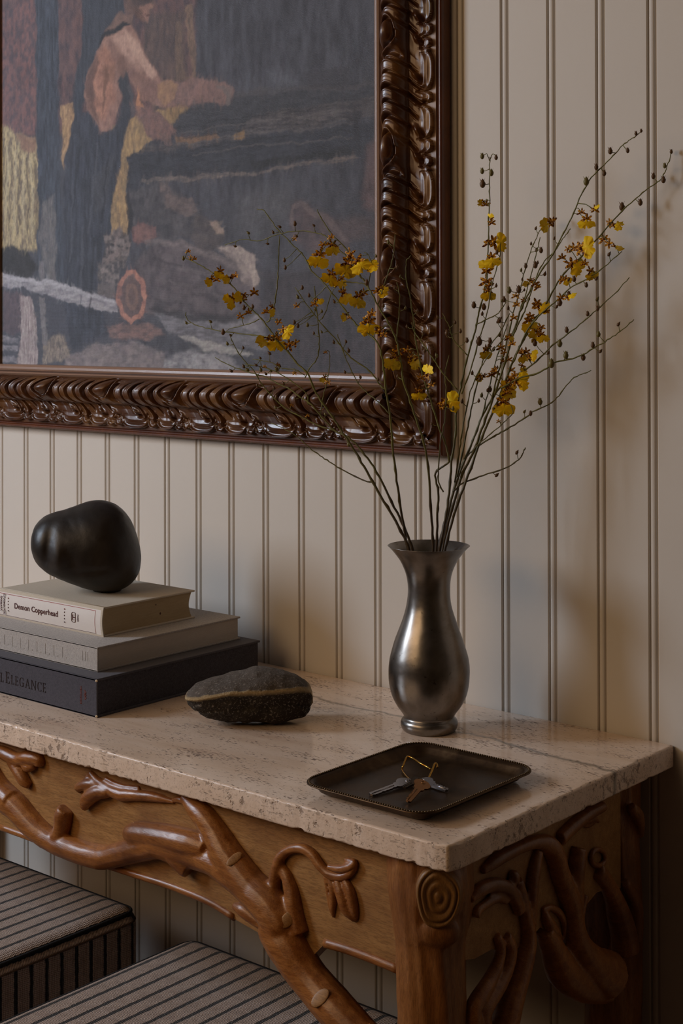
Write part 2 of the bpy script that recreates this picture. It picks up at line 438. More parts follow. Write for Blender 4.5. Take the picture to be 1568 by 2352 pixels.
def window(name, axis, pos, a0, a1, z0, z1):
    bm = bmesh.new(); f = .04; am = (a0+a1)/2; zm = (z0+z1)/2
    for (b0, b1, c0, c1) in [(a0, a0+f, z0, z1), (a1-f, a1, z0, z1), (a0, a1, z0, z0+f), (a0, a1, z1-f, z1), (a0, a1, zm-.012, zm+.012), (am-.012, am+.012, z0, z1)]:
        r = bmesh.ops.create_cube(bm, size=1)
        for v in r['verts']:
            a = b0+(v.co.x+.5)*(b1-b0); t = pos+v.co.y*.05; z = c0+(v.co.z+.5)*(c1-c0)
            v.co = Vector((t, a, z)) if axis == 0 else Vector((a, t, z))
    o = tag(bm_obj(name, bm, WALL), kind='structure')
    p = box('pane', (pos-.003, a0+f, z0+f) if axis == 0 else (a0+f, pos-.003, z0+f), (pos+.003, a1-f, z1-f) if axis == 0 else (a1-f, pos+.003, z1-f), GLASS)
    p.parent = o
window('window_1', 0, XL-.04, -2.3, -1.6, 1.45, 2.6)
# back wall: beaded tongue and groove planks on a backing
wb = tag(box('wall_back', (XL-.1, .012, 0), (XR_+.1, .10, ZC), WALL), kind='structure')
def plank_mesh():
    g = U
    # profile across one plank: v groove, bead, groove, flat   (x, y) y<0 towards the room
    pr = [(0, .010), (0, .0042), (.0007, .0045), (.0014, .0042), (.0024, .0016)]
    for k in range(1, 8):
        a = math.pi*(k/8); pr.append((.0062-.0040*math.cos(a), .0020-.0022*math.sin(a)))
    pr += [(.0102, .0018), (.0110, .0040), (.0118, .0043), (.0126, .0040), (.0140, .0006), (.0152, 0), (g-.0018, 0), (g-.0006, .0012), (g-.0003, .0042), (g-.0003, .010)]
    V = [(x-.0062, y, 0) for x, y in pr]+[(x-.0062, y, ZC) for x, y in pr]; n = len(pr)
    F = [(i, i+1, n+i+1, n+i) for i in range(n-1)]
    F += [(n-1, 0, n, 2*n-1)]
    me = bpy.data.meshes.new('plank'); me.from_pydata(V, [], F); me.update(); me.materials.append(WALL); return me
pm = plank_mesh()
X0 = -11.1349
for k in range(-18, 43):
    o = bpy.data.objects.new('plank', pm); link(o, wb); o.location = ((X0+k)*U, 0, 0)
tag(box('baseboard_back', (XL, -.016, 0), (XR_, .0, .14), WALL, bev=.003), kind='structure')

# ---------------------------------------------------------------- console table
XR, YF, TH = 7.2532, -6.3803, .3751
XLEFT = -12.6
table = root('console_table', M((XR+XLEFT)/2, YF/2, 0)*1.0, 'carved honey brown wooden console table with branch carving and a travertine top', 'table')
table.location.z = 0
def slab():
    a = M(XLEFT, YF, ZT-TH); b = M(XR, 0, ZT); b.y = -.002
    bm = bmesh.new(); bmesh.ops.create_cube(bm, size=1)
    for v in bm.verts: v.co = Vector([a[i]+(v.co[i]+.5)*(b[i]-a[i]) for i in range(3)])
    # slice finely along the visible half so the worn arris can be uneven
    nx = 230
    for k in range(1, nx):
        x = a.x+.55+(b.x-a.x-.55)*k/nx
        bmesh.ops.bisect_plane(bm, geom=bm.verts[:]+bm.edges[:]+bm.faces[:], plane_co=(x, 0, 0), plane_no=(1, 0, 0))
    for k in range(1, 100):
        y = a.y+(b.y-a.y)*k/100
        bmesh.ops.bisect_plane(bm, geom=[e for e in bm.verts[:]+bm.edges[:]+bm.faces[:]], plane_co=(0, y, 0), plane_no=(0, 1, 0))
    es = [e for e in bm.edges if len(e.link_faces) == 2 and e.link_faces[0].normal.dot(e.link_faces[1].normal) < .5]
    bmesh.ops.bevel(bm, geom=es, offset=.003, segments=3, profile=.5, affect='EDGES')
    me = bpy.data.meshes.new('stone_top'); bm.to_mesh(me); bm.free(); me.materials.append(TRAV)
    co = get_co(me)
    dz = np.minimum(np.abs(co[:, 2]-a.z), np.abs(co[:, 2]-b.z)); dy = np.abs(co[:, 1]-a.y); dx = np.abs(co[:, 0]-b.x)
    edge = np.exp(-((np.minimum(dy, dx)+dz)/.004)**2)
    nz = pnoise(co, .006, 3, 3)+.6*pnoise(co, .03, 4, 2)
    chip = np.clip(nz-.15, 0, 1)*.0034*edge
    inw = np.zeros_like(co); inw[:, 1] = (dy < .006)*1.0; inw[:, 0] = (dx < .006)*-1.0
    inw[:, 2] = np.where(np.abs(co[:, 2]-b.z) < .006, -1, np.where(np.abs(co[:, 2]-a.z) < .006, 1, 0))*(np.minimum(dy, dx) < .008)
    co = co+inw*chip[:, None]
    # rounded, pitted front right corner
    c = np.array([b.x, a.y]); d = np.hypot(co[:, 0]-c[0], co[:, 1]-c[1])
    k = np.clip(1-d/.03, 0, 1)**1.5*.007
    co[:, 0] -= k*.7; co[:, 1] += k*.7
    set_co(me, co); smooth(me, True)
    o = link(bpy.data.objects.new('stone_top', me)); 
    m = o.modifiers.new('w', 'WEIGHTED_NORMAL'); m.keep_sharp = False
    o['label'] = 'beige travertine slab with pits and chipped edges'
    return adopt(o, table)
slab()

YAP = YF+.36                       # front face of the apron
def fp(x, y, out=0.0): return at(x, y, Y=YAP-out)
def z2(pts): return [(x/2.24, 1640+y/2.24, r/2.24) for x, y, r in pts]
def z3(pts): return [(600+x/3.136, 1900+y/3.136, r/3.136) for x, y, r in pts]
def z4(pts): return [(1000+x/2.76, 1700+y/2.76, r/2.76) for x, y, r in pts]
LIMB = 1.15
def stroke(pts, Y=None, X=None, out=.25, flat=1.0, n=6, seg=12):
    """carved limb on the face plane; pts are (photo x, photo y, radius in photo px)"""
    q = catmull(pts, n); P = []; R = []
    for x, y, r in q:
        p = at(x, y, Y=Y, X=X); rr = LIMB*max(r, 1)/ppm(p)
        if X is None: p = at(x, y, Y=Y-out*rr/U)
        else: p = at(x, y, X=X+out*rr/U)
        P.append(p); R.append(rr)
    return tube_geo(P, R, seg)
def extrude_poly(px, Y=None, X=None, depth=.3):
    """panel whose outline is given in photo px on a plane; extruded backwards"""
    P = [at(x, y, Y=Y, X=X) for x, y in px]; n = len(P)
    d = Vector((0, depth*U, 0)) if X is None else Vector((-depth*U, 0, 0))
    V = P+[p+d for p in P]
    F = [tuple(range(n)), tuple(range(2*n-1, n-1, -1))]+[(i, n+i, n+(i+1) % n, (i+1) % n) for i in range(n)]
    return V, F
def tri_panel(name, px, mt, Y=None, X=None, depth=.3, bev=.004):
    V, F = extrude_poly(px, Y, X, depth)
    bm = bmesh.new(); vs = [bm.verts.new(v) for v in V]
    for f in F: bm.faces.new([vs[i] for i in f])
    bmesh.ops.recalc_face_normals(bm, faces=bm.faces)
    es = [e for e in bm.edges if all(abs(f.normal.y) < .5 for f in e.link_faces) is False and any(abs(f.normal.y if X is None else f.normal.x) < .5 for f in e.link_faces)]
    bmesh.ops.bevel(bm, geom=es, offset=bev, segments=3, profile=.5, affect='EDGES')
    o = bm_obj(name, bm, mt); return adopt(o, table)

# --- front apron panel: outline along the lower edge as in the photo, continued out of view to the left
low = [(0, 1902), (80, 1931), (150, 1962), (250, 1992), (330, 2019), (400, 2043), (480, 2076), (540, 2112), (600, 2146), (640, 2180), (700, 2215), (745, 2168), (800, 2184), (860, 2206), (905, 2225), (950, 2235)]
tr = fp(960, 1990); top_z = (ZT-TH+.02)
lo = [fp(x, y) for x, y in low]
P = [Vector((M(XLEFT+.8, 0, 0).x, lo[0].y, M(0, 0, top_z).z)), Vector((M(XLEFT+.8, 0, 0).x, lo[0].y, M(0, 0, ZT-TH-3.0).z)),
     Vector((M(XLEFT+2.2, 0, 0).x, lo[0].y, M(0, 0, ZT-TH-2.2).z)), Vector((M(-8.5, 0, 0).x, lo[0].y, M(0, 0, ZT-TH-1.6).z)), Vector((M(-6.5, 0, 0).x, lo[0].y, lo[0].z+.002))]+lo
P.append(Vector((lo[-1].x, lo[0].y, M(0, 0, top_z).z)))
def panel3(name, P, d, mt, bev=.004, parent=None):
    bm = bmesh.new(); n = len(P)
    a = [bm.verts.new(p) for p in P]; b = [bm.verts.new(p+d) for p in P]
    bm.faces.new(a); bm.faces.new(b[::-1])
    for i in range(n): bm.faces.new((a[i], b[i], b[(i+1) % n], a[(i+1) % n]))
    bmesh.ops.recalc_face_normals(bm, faces=bm.faces)
    bmesh.ops.triangulate(bm, faces=[f for f in bm.faces if len(f.verts) > 4])
    o = bm_obj(name, bm, mt); return adopt(o, parent or table)
ap = panel3('apron', P, Vector((0, .3*U, 0)), WOOD_APRON)
ap['label'] = 'honey wood front panel behind the carved branches'
# rounded moulding along the lower edge of the panel
def bead(name, px, r, mt, Y=None, X=None):
    q = catmull(px, 5); P = [at(x, y, Y=Y, X=X) for x, y in q]
    V, F = tube_geo(P, [r]*len(P), 10); o = mobj(name, V, F, mt); return adopt(o, table)
bead('edge_moulding', [(0, 1898), (80, 1927), (150, 1958), (250, 1988), (330, 2014), (400, 2037), (480, 2070), (540, 2106)], .0055, WOOD_BRANCH, Y=YAP+.03)
bead('edge_moulding', [(748, 2165), (800, 2180), (860, 2202), (918, 2226)], .0065, WOOD_BRANCH, Y=YAP+.03)

# --- carved branches of the front, one continuous limb
G = []
main = z2([(-120, 200, 60), (-60, 300, 62), (0, 400, 66), (90, 480, 62), (180, 580, 58), (280, 655, 52), (400, 705, 54), (520, 735, 56), (620, 720, 54), (720, 690, 60), (820, 670, 66), (920, 700, 66), (1010, 730, 62), (1100, 755, 66), (1180, 805, 74), (1270, 870, 80), (1380, 975, 92), (1450, 1080, 92)])
main += z3([(110, 720, 125), (190, 850, 135), (290, 1010, 125), (380, 1130, 122), (500, 1270, 128), (620, 1400, 125), (760, 1540, 118), (900, 1680, 108), (1060, 1860, 98), (1180, 2080, 84)])
G.append(stroke(main, Y=YAP, out=.30))
G.append(stroke(z2([(300, 650, 44), (318, 590, 40), (330, 520, 42), (340, 488, 38)]), Y=YAP, out=.4))      # stub with sawn end
G.append(stroke(z2([(945, 420, 26), (1000, 480, 44), (1060, 540, 58), (1120, 630, 66), (1170, 720, 76), (1240, 820, 80), (1330, 930, 80)]), Y=YAP, out=.35))
G.append(stroke(z2([(650, 615, 24), (700, 612, 52), (800, 625, 58), (900, 645, 62), (1000, 668, 60), (1070, 690, 50)]), Y=YAP, out=.55))
G.append(stroke(z2([(900, 720, 50), (945, 775, 46), (975, 805, 42)]), Y=YAP, out=.7))
G.append(stroke(z2([(-100, 330, 40), (-30, 372, 44), (60, 450, 50)]), Y=YAP, out=.7))
G.append(stroke(z3([(40, 640, 70), (85, 470, 46), (105, 330, 40), (140, 215, 36), (210, 160, 34), (300, 155, 34), (370, 200, 34), (420, 270, 34), (480, 330, 32), (560, 358, 30), (630, 340, 30), (668, 280, 28), (640, 240, 22)]), Y=YAP, out=.55))
G.append(stroke(z3([(130, 260, 30), (190, 360, 44), (225, 480, 56), (240, 620, 70), (270, 760, 80)]), Y=YAP, out=.2))
G.append(stroke(z2([(1205, 985, 18), (1260, 1010, 34), (1320, 1060, 30), (1370, 1110, 20), (1410, 1190, 8)]), Y=YAP, out=.1))
br = fuse('branch', G, .0022, WOOD_BRANCH, table, it=4, rough=.0009, rscale=.03)
br['label'] = 'polished brown branch carved across the front'
# sawn stub end, bare oval cuts
from mathutils.bvhtree import BVHTree
def cut(px, py, rx, ry, ang, obj):
    """flat bare oval let into the carved surface"""
    tree = BVHTree.FromPolygons([v.co for v in obj.data.vertices], [tuple(p.vertices) for p in obj.data.polygons])
    r = (FW + RT*((px-784)/FPX) - UP*((py-CY)/FPX)).normalized(); hit, nrm, _, _ = tree.ray_cast(CAM, r)
    if hit is None: return
    k = 1/ppm(hit); z = Vector((0, 0, 1)); a = nrm.cross(z).normalized()*-1; b = nrm.cross(a).normalized()*-1
    a2 = a*math.cos(ang)+b*math.sin(ang); b2 = -a*math.sin(ang)+b*math.cos(ang)
    V, F = ball_geo(hit+nrm*.0002, (rx*k, ry*k, .0011), (a2, b2, nrm), 24, 10)
    return adopt(mobj('bare_oval', V, F, WOOD_PALE), table)
cut(538, 1973, 22, 10, -.75, br); cut(661, 2112, 22, 14, -.8, br)
cut(735, 2292, 26, 15, -.9, br)
# acanthus leaves and tendrils
def leaf(strokes, Y=None, X=None, mt=None, voxel=.0018):
    return fuse('leaf', [stroke(s, Y=Y, X=X, out=o_) for s, o_ in strokes], voxel, mt or WOOD_BRANCH, table, it=2, rough=.0004, rscale=.015)
leaf([(z2([(900, 452, 10), (800, 428, 22), (700, 418, 26), (620, 412, 30), (560, 385, 26), (500, 340, 20), (465, 300, 12)]), .3),
      (z2([(560, 400, 26), (500, 405, 34), (450, 440, 34), (435, 480, 22)]), .5),
      (z2([(520, 365, 18), (460, 362, 26), (410, 372, 22), (392, 385, 12)]), .5),
      (z2([(470, 300, 10), (450, 330, 14), (405, 400, 12)]), .2),
      (z2([(540, 330, 10), (620, 370, 14), (720, 380, 10)]), .2)], Y=YAP)
leaf([(z2([(-60, 170, 20), (20, 200, 30), (90, 232, 32), (150, 225, 34), (200, 235, 30), (205, 265, 24)]), .4),
      (z2([(60, 240, 26), (95, 290, 30), (125, 340, 30), (155, 370, 18)]), .5),
      (z2([(120, 240, 16), (140, 275, 22), (180, 265, 16)]), .9)], Y=YAP)
leaf([(z3([(470, 330, 20), (510, 420, 26), (520, 520, 24), (515, 600, 20), (520, 652, 8)]), .4),
      (z3([(545, 370, 26), (575, 470, 40), (610, 580, 40), (650, 640, 28), (672, 682, 8)]), .5),
      (z3([(600, 370, 24), (640, 460, 34), (665, 560, 34), (680, 640, 22), (684, 682, 6)]), .4),
      (z3([(455, 350, 12), (475, 450, 14), (492, 560, 12), (500, 620, 5)]), .4),
      (z3([(480, 285, 20), (560, 300, 26), (640, 285, 28), (670, 250, 22), (600, 235, 14)]), .9)], Y=YAP)
leaf([(z2([(870, 450, 8), (930, 440, 16), (990, 470, 20), (1035, 505, 12)]), .2)], Y=YAP)

# --- front right leg: a tree trunk with a sawn knot facing the corner
def trunk_geo(cx, cy, zs, seg=72, seed=0, ridge=.05):
    V = []; F = []; n = len(zs)
    r = np.random.RandomState(seed); ph = r.rand(6)*6.28; fr = [5, 8, 13, 19, 27, 3]; am = np.array([.5, .5, .4, .3, .2, .5])*ridge
    for i, (z, rad) in enumerate(zs):
        for k in range(seg):
            th = 2*math.pi*k/seg
            q = rad*(1+sum(am[j]*math.sin(fr[j]*th+ph[j]+z*(1.2+.5*j)) for j in range(6)))
            p = M(cx+q*math.cos(th), cy+q*math.sin(th), z); V.append(p)
    for i in range(n-1):
        for k in range(seg):
            k2 = (k+1) % seg; F.append((i*seg+k, (i+1)*seg+k, (i+1)*seg+k2, i*seg+k2))
    F.append(tuple(range(seg))); F.append(tuple((n-1)*seg+k for k in range(seg-1, -1, -1)))
    return V, F
def zs(table_, n=60):
    q = catmull(table_, 8); return [(float(z), float(r)) for z, r in q]
FLZ = ZT-.8/U
LX, LY = 6.40, -5.66
leg_prof = [(FLZ, .60), (FLZ+1.5, .48), (FLZ+4, .48), (1.0, .50), (1.5, .53), (1.95, .575), (2.3, .585), (2.655, .585)]
def leg(cx, cy, seed, prof, extra=()):
    g = [trunk_geo(cx, cy, zs(prof), seed=seed)]+list(extra)
    o = fuse('leg', g, .0032, WOOD_LEG, table, it=1, rough=.0006, rscale=.02); return o
boss_c = at(1008, 2052, Y=-6.0)
dirc = Vector((CAM.x-boss_c.x, CAM.y-boss_c.y, 0)).normalized(); side = Vector((-dirc.y, dirc.x, 0))
axis = M(LX, LY, 0); kpx = 1/ppm(boss_c)
bc = Vector((axis.x, axis.y, boss_c.z))+dirc*(.585*U)+side*(-.000)
# shift sideways so that it sits where the knot is
lateral = (at(1008, 2052, Y=-6.0)-Vector((axis.x, axis.y, boss_c.z))); bc += side*(lateral.dot(side))*.9
fl = leg(LX, LY, 3, leg_prof, [ball_geo(bc-dirc*.012, (.030, .042, .017), (side, Vector((0, 0, 1)), dirc), 24, 14),
        ball_geo(bc-dirc*.010+Vector((0, 0, -.044)), (.026, .020, .013), (side, Vector((0, 0, 1)), dirc), 24, 14),
        stroke([(912, 1990, 9), (918, 2080, 8), (915, 2200, 8), (930, 2330, 8)], Y=-5.95, out=.1),
        ])
fl['label'] = 'trunk shaped front right leg with an oval ring knot'
# knot rings: lathe with ridges, squeezed to an oval
kr = []
prof = [(.0, .008), (.10, .0085), (.18, .006), (.24, .0045), (.32, .0065), (.42, .0075), (.50, .0065), (.56, .004), (.62, .0045), (.72, .0072), (.80, .0068), (.85, .0040), (.88, .0030), (.93, .0062), (1.0, .0058), (1.06, .002), (1.08, -.006)]
V = []; F = []; sg = 64
for i, (r_, h) in enumerate(prof):
    for k in range(sg):
        th = 2*math.pi*k/sg
        wv = 1+.03*math.sin(3*th+1)+.02*math.sin(5*th)
        V.append(bc+side*(r_*.0240*wv*math.cos(th))+Vector((0, 0, 1))*(r_*.0335*wv*math.sin(th))+dirc*(h*.75+.003))
for i in range(len(prof)-1):
    for k in range(sg):
        k2 = (k+1) % sg; F.append((i*sg+k, i*sg+k2, (i+1)*sg+k2, (i+1)*sg+k))
kn = adopt(mobj('knot', V, F, WOOD_KNOT), table); kn['label'] = 'oval knot carved with growth rings'

# --- side apron between the legs
LIMB = 1.38
XS = 6.86
RX, RY = 6.42, -.62
sp = [(1060, 2010), (1060, 2206), (1090, 2202), (1130, 2180), (1165, 2190), (1205, 2170), (1240, 2130), (1262, 2140), (1300, 2150), (1330, 2160), (1345, 2080), (1370, 2050), (1400, 2040), (1425, 2040)]
Q = [at(x, y, X=XS) for x, y in sp]
Q = [Vector((Q[0].x, Q[0].y, M(0, 0, top_z).z))]+Q[1:]+[Vector((Q[-1].x, Q[-1].y, M(0, 0, top_z).z))]
sa = panel3('side_apron', Q, Vector((-.28*U, 0, 0)), WOOD_APRON); sa['label'] = 'right end panel behind carved scrolls'
G = []
def S(p, out=.3): G.append(stroke(z4(p), X=XS, out=out))
S([(290, 830, 20), (370, 765, 34), (460, 715, 30), (560, 668, 30), (640, 645, 34), (710, 660, 44), (755, 730, 52), (780, 830, 52), (815, 930, 52), (850, 1040, 54), (868, 1150, 56), (885, 1260, 64), (930, 1360, 78), (1000, 1440, 92), (1090, 1490, 110)], .35)
S([(1060, 420, 26), (960, 470, 32), (860, 550, 34), (780, 630, 36)], .3)
S([(905, 680, 40), (893, 780, 44), (885, 880, 42), (893, 980, 36), (900, 1080, 30)], .5)
S([(690, 1200, 44), (745, 1330, 62), (800, 1450, 78), (880, 1520, 86), (960, 1550, 80), (1060, 1540, 90)], .0)
S([(950, 980, 20), (925, 1080, 20), (915, 1180, 24), (930, 1280, 26)], .4)
S([(1020, 820, 40), (1080, 900, 40), (1130, 1000, 46), (1160, 1100, 56), (1190, 1220, 64), (1200, 1340, 70)], .1)
rbr = fuse('branch', G, .0025, WOOD_BRANCH, table, it=3, rough=.0008, rscale=.03, seed=5)
rbr['label'] = 'dark reddish branch carved down the right end'
G = []
S([(520, 890, 26), (545, 990, 30), (565, 1100, 34), (585, 1210, 38), (580, 1310, 44), (550, 1430, 52), (510, 1560, 56), (470, 1680, 62), (430, 1830, 70), (360, 1980, 74), (230, 2140, 80), (80, 2260, 80)], .35)
S([(215, 1010, 22), (280, 950, 32), (360, 918, 34), (440, 930, 34), (495, 1000, 32), (530, 1090, 28)], .45)
S([(250, 1120, 24), (265, 1080, 22), (300, 1050, 22), (345, 1020, 24), (400, 1000, 22), (450, 1020, 18)], .5)
S([(440, 1240, 30), (470, 1320, 36), (450, 1430, 40), (400, 1540, 44), (330, 1650, 50), (290, 1740, 50), (300, 1840, 50), (340, 1920, 44)], .15)
S([(385, 1240, 24), (410, 1310, 26), (395, 1410, 30), (350, 1510, 34), (290, 1610, 40), (240, 1700, 40), (245, 1800, 40), (290, 1890, 36)], .35)
S([(650, 700, 26), (625, 800, 34), (610, 900, 34), (605, 1010, 32), (610, 1120, 26), (600, 1230, 20)], .35)
S([(470, 880, 14), (490, 860, 30), (500, 900, 26)], .5)
fuse('branch', G, .0022, WOOD_BRANCH, table, it=2, rough=.0006, rscale=.02, seed=6)
leaf([(z4([(690, 1080, 14), (700, 1130, 26), (735, 1190, 30), (775, 1240, 20), (805, 1272, 6)]), .5),
      (z4([(675, 1075, 12), (730, 1060, 16), (785, 1095, 18), (812, 1160, 16), (815, 1260, 8)]), .6)], X=XS, voxel=.0018)
leaf([(z4([(915, 530, 12), (960, 505, 18), (1010, 500, 14), (1035, 520, 8)]), .4), (z4([(925, 540, 8), (970, 540, 12), (1010, 520, 8)]), .3)], X=XS)
cut(1326, 1946, 13, 16, 1.4, rbr)
# oval hollow near the back leg
q = [(1030+44*math.cos(a_), 745+52*math.sin(a_), 13) for a_ in np.linspace(0, 6.283, 14)]
leaf([(z4(q), .4)], X=XS+.02)
rear_prof = [(FLZ, .60), (FLZ+1.5, .5), (-2.2, .47), (-1.2, .46), (0, .50), (.9, .47), (1.8, .45), (2.655, .44)]
rl = leg(RX, RY, 5, rear_prof, [stroke(z4([(1240, 420, 24), (1280, 480, 30), (1300, 560, 20), (1310, 620, 8)]), X=6.95, out=.1),
      stroke(z4([(1200, 900, 26), (1255, 1010, 34), (1275, 1130, 34), (1270, 1280, 30)]), X=6.9, out=.1)])
rl['label'] = 'dark trunk shaped rear right leg'
leg(XLEFT+.85, LY, 8, leg_prof); leg(XLEFT+.85, RY, 9, rear_prof)
box('side_apron', M(XLEFT+.6, LY, ZT-TH-1.2), M(XLEFT+.9, RY, ZT-TH+.02), WOOD_APRON, table)
box('back_rail', M(XLEFT+.85, -.55, ZT-TH-.9), M(RX, -.3, ZT-TH+.02), WOOD_APRON, table)

# ---------------------------------------------------------------- stools under the table
def stool(label, x0, x1, y0, y1, zt, offs=0):
    c = M((x0+x1)/2, (y0+y1)/2, 0); c.z = 0
    t = root('upholstered_stool', c, label, 'stool', 'striped stools under the console')
    a = M(x0, y0, 0); b = M(x1, y1, zt); a.z = .06
    bm = bmesh.new(); bmesh.ops.create_cube(bm, size=1)
    for v in bm.verts: v.co = Vector([a[i]+(v.co[i]+.5)*(b[i]-a[i]) for i in range(3)])
    bmesh.ops.bevel(bm, geom=bm.edges[:], offset=.028, segments=6, profile=.5, affect='EDGES')
    bmesh.ops.recalc_face_normals(bm, faces=bm.faces)
    me = bpy.data.meshes.new('cushion'); bm.to_mesh(me); bm.free(); smooth(me)
    for m_ in (STRIPE_TOP, STRIPE_SIDE, STRIPE_FRONT): me.materials.append(m_)
    for p in me.polygons:
        n = p.normal; z = p.center.z
        if z > b.z-.019 or n.z > .5: p.material_index = 0
        elif abs(n.x) > .6: p.material_index = 1
        else: p.material_index = 2
    o = adopt(link(bpy.data.objects.new('cushion', me)), t)
    m_ = o.modifiers.new('w', 'WEIGHTED_NORMAL')
    # corded seams round the top: a bold black cord and a thin stitched one below
    def loop(z, inset, r, mt, nm, rad=.028):
        pts = []
        for (cx, cy, a0) in [(b.x-rad, b.y-rad, 0), (a.x+rad, b.y-rad, 90), (a.x+rad, a.y+rad, 180), (b.x-rad, a.y+rad, 270)]:
            for k in range(7):
                th = math.radians(a0+15*k); pts.append(Vector((cx+(rad-inset)*math.cos(th), cy+(rad-inset)*math.sin(th), z)))
        pts.append(pts[0]); V, F = tube_geo(pts, [r]*len(pts), 8, cap=False)
        adopt(mobj(nm, V, F, mt), t)
    loop(b.z-.0085, .0075, .0028, m_cord, 'piping'); loop(b.z-.022, .0012, .0016, m_cord2, 'seam')
    for sx in (a.x+.04, b.x-.04):
        for sy in (a.y+.04, b.y-.04):
            V, F = lathe_geo([(.014, 0), (.018, .03), (.02, .075)], 16, Vector((sx, sy, 0)), True); adopt(mobj('leg', V, F, SHOE), t)
    return t
m_cord = m_simple('black cord', C(16, 15, 19), .9, 0, .2, 300, .001, 400)
m_cord2 = m_simple('brown stitched seam', C(84, 66, 54), .9, 0, .2, 300, .001, 400)
stool('striped woven stool at the far left, its right side showing vertical stripes', -8.0, -2.5, -8.6, -3.1, ZT-4.2)
stool('striped woven stool in the middle, behind the curved branch and front leg', -.85, 4.6, -8.9, -3.4, ZT-4.2)

# ---------------------------------------------------------------- framed painting
FO_X, FO_Z, FI_X, FI_Z = 2.68, 7.62, 1.13, 9.10     # outer and inner edges (planks)
FL_X = -10.62; FT_Z = 21.0
RW = FO_X-FI_X
fr = root('framed_painting', M((FO_X+FL_X)/2, -.2, 14), 'large framed oil painting of a farmhand in dark overalls, hung on the wall', 'painting')
# across the rail: t = 0 at the outer edge .. 1 at the sight edge; base relief in planks away from the wall
_gt = catmull([(0, .02), (.13, .035), (.25, .05), (.38, .01), (.50, -.05), (.63, -.10), (.76, -.12), (.88, -.08), (.97, -.01), (1.0, .02)], 8)
def rail_height(s, t):
    """carved acanthus: s in planks along the rail, t 0..1 across the carved band (numpy)"""
    wob = .02*np.sin(s*1.7+.6)+.012*np.sin(s*3.1)
    q = (s/2.17+wob-np.interp(t, _gt[:, 0], _gt[:, 1])) % 1.0
    roll = .27*np.sqrt(np.clip(1-((t-.745)/.27)**2, 0, 1))
    skirt = np.interp(t, [0, .05, .14, .26, .40, .55, .8, 1], [.03, .085, .115, .085, .085, .13, .12, .05])
    base = np.maximum(roll, 0)+skirt
    segs = [(0, .22, .55), (.22, .335, .05), (.335, .465, .75), (.465, .60, 1.0), (.60, .735, .95), (.735, .86, .85), (.86, 1.0, .35)]
    out = np.zeros_like(q)
    for a, b, amp in segs:
        m = (q >= a) & (q < b); u = (q-(a+b)/2)/((b-a)/2)
        out = np.where(m, amp*np.sqrt(np.clip(1-u*u, 0, 1)), out)
    env = np.interp(t, [0, .16, .30, .46, .62, .90, .97, 1], [0, 0, .12, .5, 1, 1, .7, 0])
    h = base+out*env*.11
    # the big ball near the sight edge, with crescents hugging it on both sides
    qb = ((q-.10+.5) % 1)-.5
    du = qb/.105; dt = (t-.80)/.165; rr = np.sqrt(du*du+dt*dt)
    dome = np.sqrt(np.clip(1-rr*rr, 0, 1)); h = np.where(rr < 1, np.maximum(h, base-.03+dome*.19), h)
    cres = np.exp(-((rr-1.12)/.09)**2)*(t > .55); h = h-.08*cres
    cres2 = np.exp(-((rr-1.38)/.13)**2)*(t > .5)*(np.abs(du) > .35); h = h+.05*cres2
    # dark undercut pockets and creases that follow the leaf ribs
    for c0, ta, tb, wd, dp in [(.275, .50, .93, .030, .13), (.335, .30, .95, .010, .06), (.465, .16, .92, .010, .05), (.60, .12, .95, .014, .11), (.735, .30, .9, .010, .05), (.86, .42, .95, .014, .08), (.985, .30, .60, .012, .06)]:
        d = np.abs(((q-c0+.5) % 1)-.5); e = np.clip((t-ta)/.10, 0, 1)*np.clip((tb-t)/.06, 0, 1)
        h = h-dp*e*np.exp(-(d/wd)**2)+.022*e*np.exp(-((d-2.4*wd)/wd)**2)
    # curled tips where ribs meet the flared skirt
    for qc, tc, r1 in [(.37, .36, .030), (.03, .34, .028), (.83, .33, .03)]:
        dq = ((q-qc+.5) % 1)-.5
        h = h+.06*np.exp(-(dq/r1)**2-((t-tc)/.06)**2)-.10*np.exp(-((dq-.015)/(r1*1.1))**2-((t-tc+.085)/.035)**2)
    # scalloped skirt along the outer edge: broad and narrow lobes that flip up
    qs = (s/2.17+wob) % 1.0
    edge = np.full_like(q, 1.0); cen = np.zeros_like(q)
    for c0, hw, t0 in [(.35, .185, .03), (.80, .125, .045), (.60, .05, .06), (.98, .05, .05), (.10, .045, .07), (.17, .03, .10)]:
        d = np.abs(((qs-c0+.5) % 1)-.5)/hw
        te = t0+.17*(1-np.sqrt(np.clip(1-d**3.0, 0, 1))); te = np.where(d < 1, te, 1.0)
        cen = np.where(te < edge, d, cen); edge = np.minimum(edge, te)
    edge = np.minimum(edge, .21)
    k = np.clip((t-edge)/.16, 0, 1)
    h = h+(.045*np.exp(-((t-edge)/.025)**2)-.035*np.sin(k*math.pi)-.02*np.clip(cen, 0, 1)**4*(t < .3))*(t >= edge)*(t < .45)
    return np.where(t < edge, .015+.002*np.sin(s*9), h)
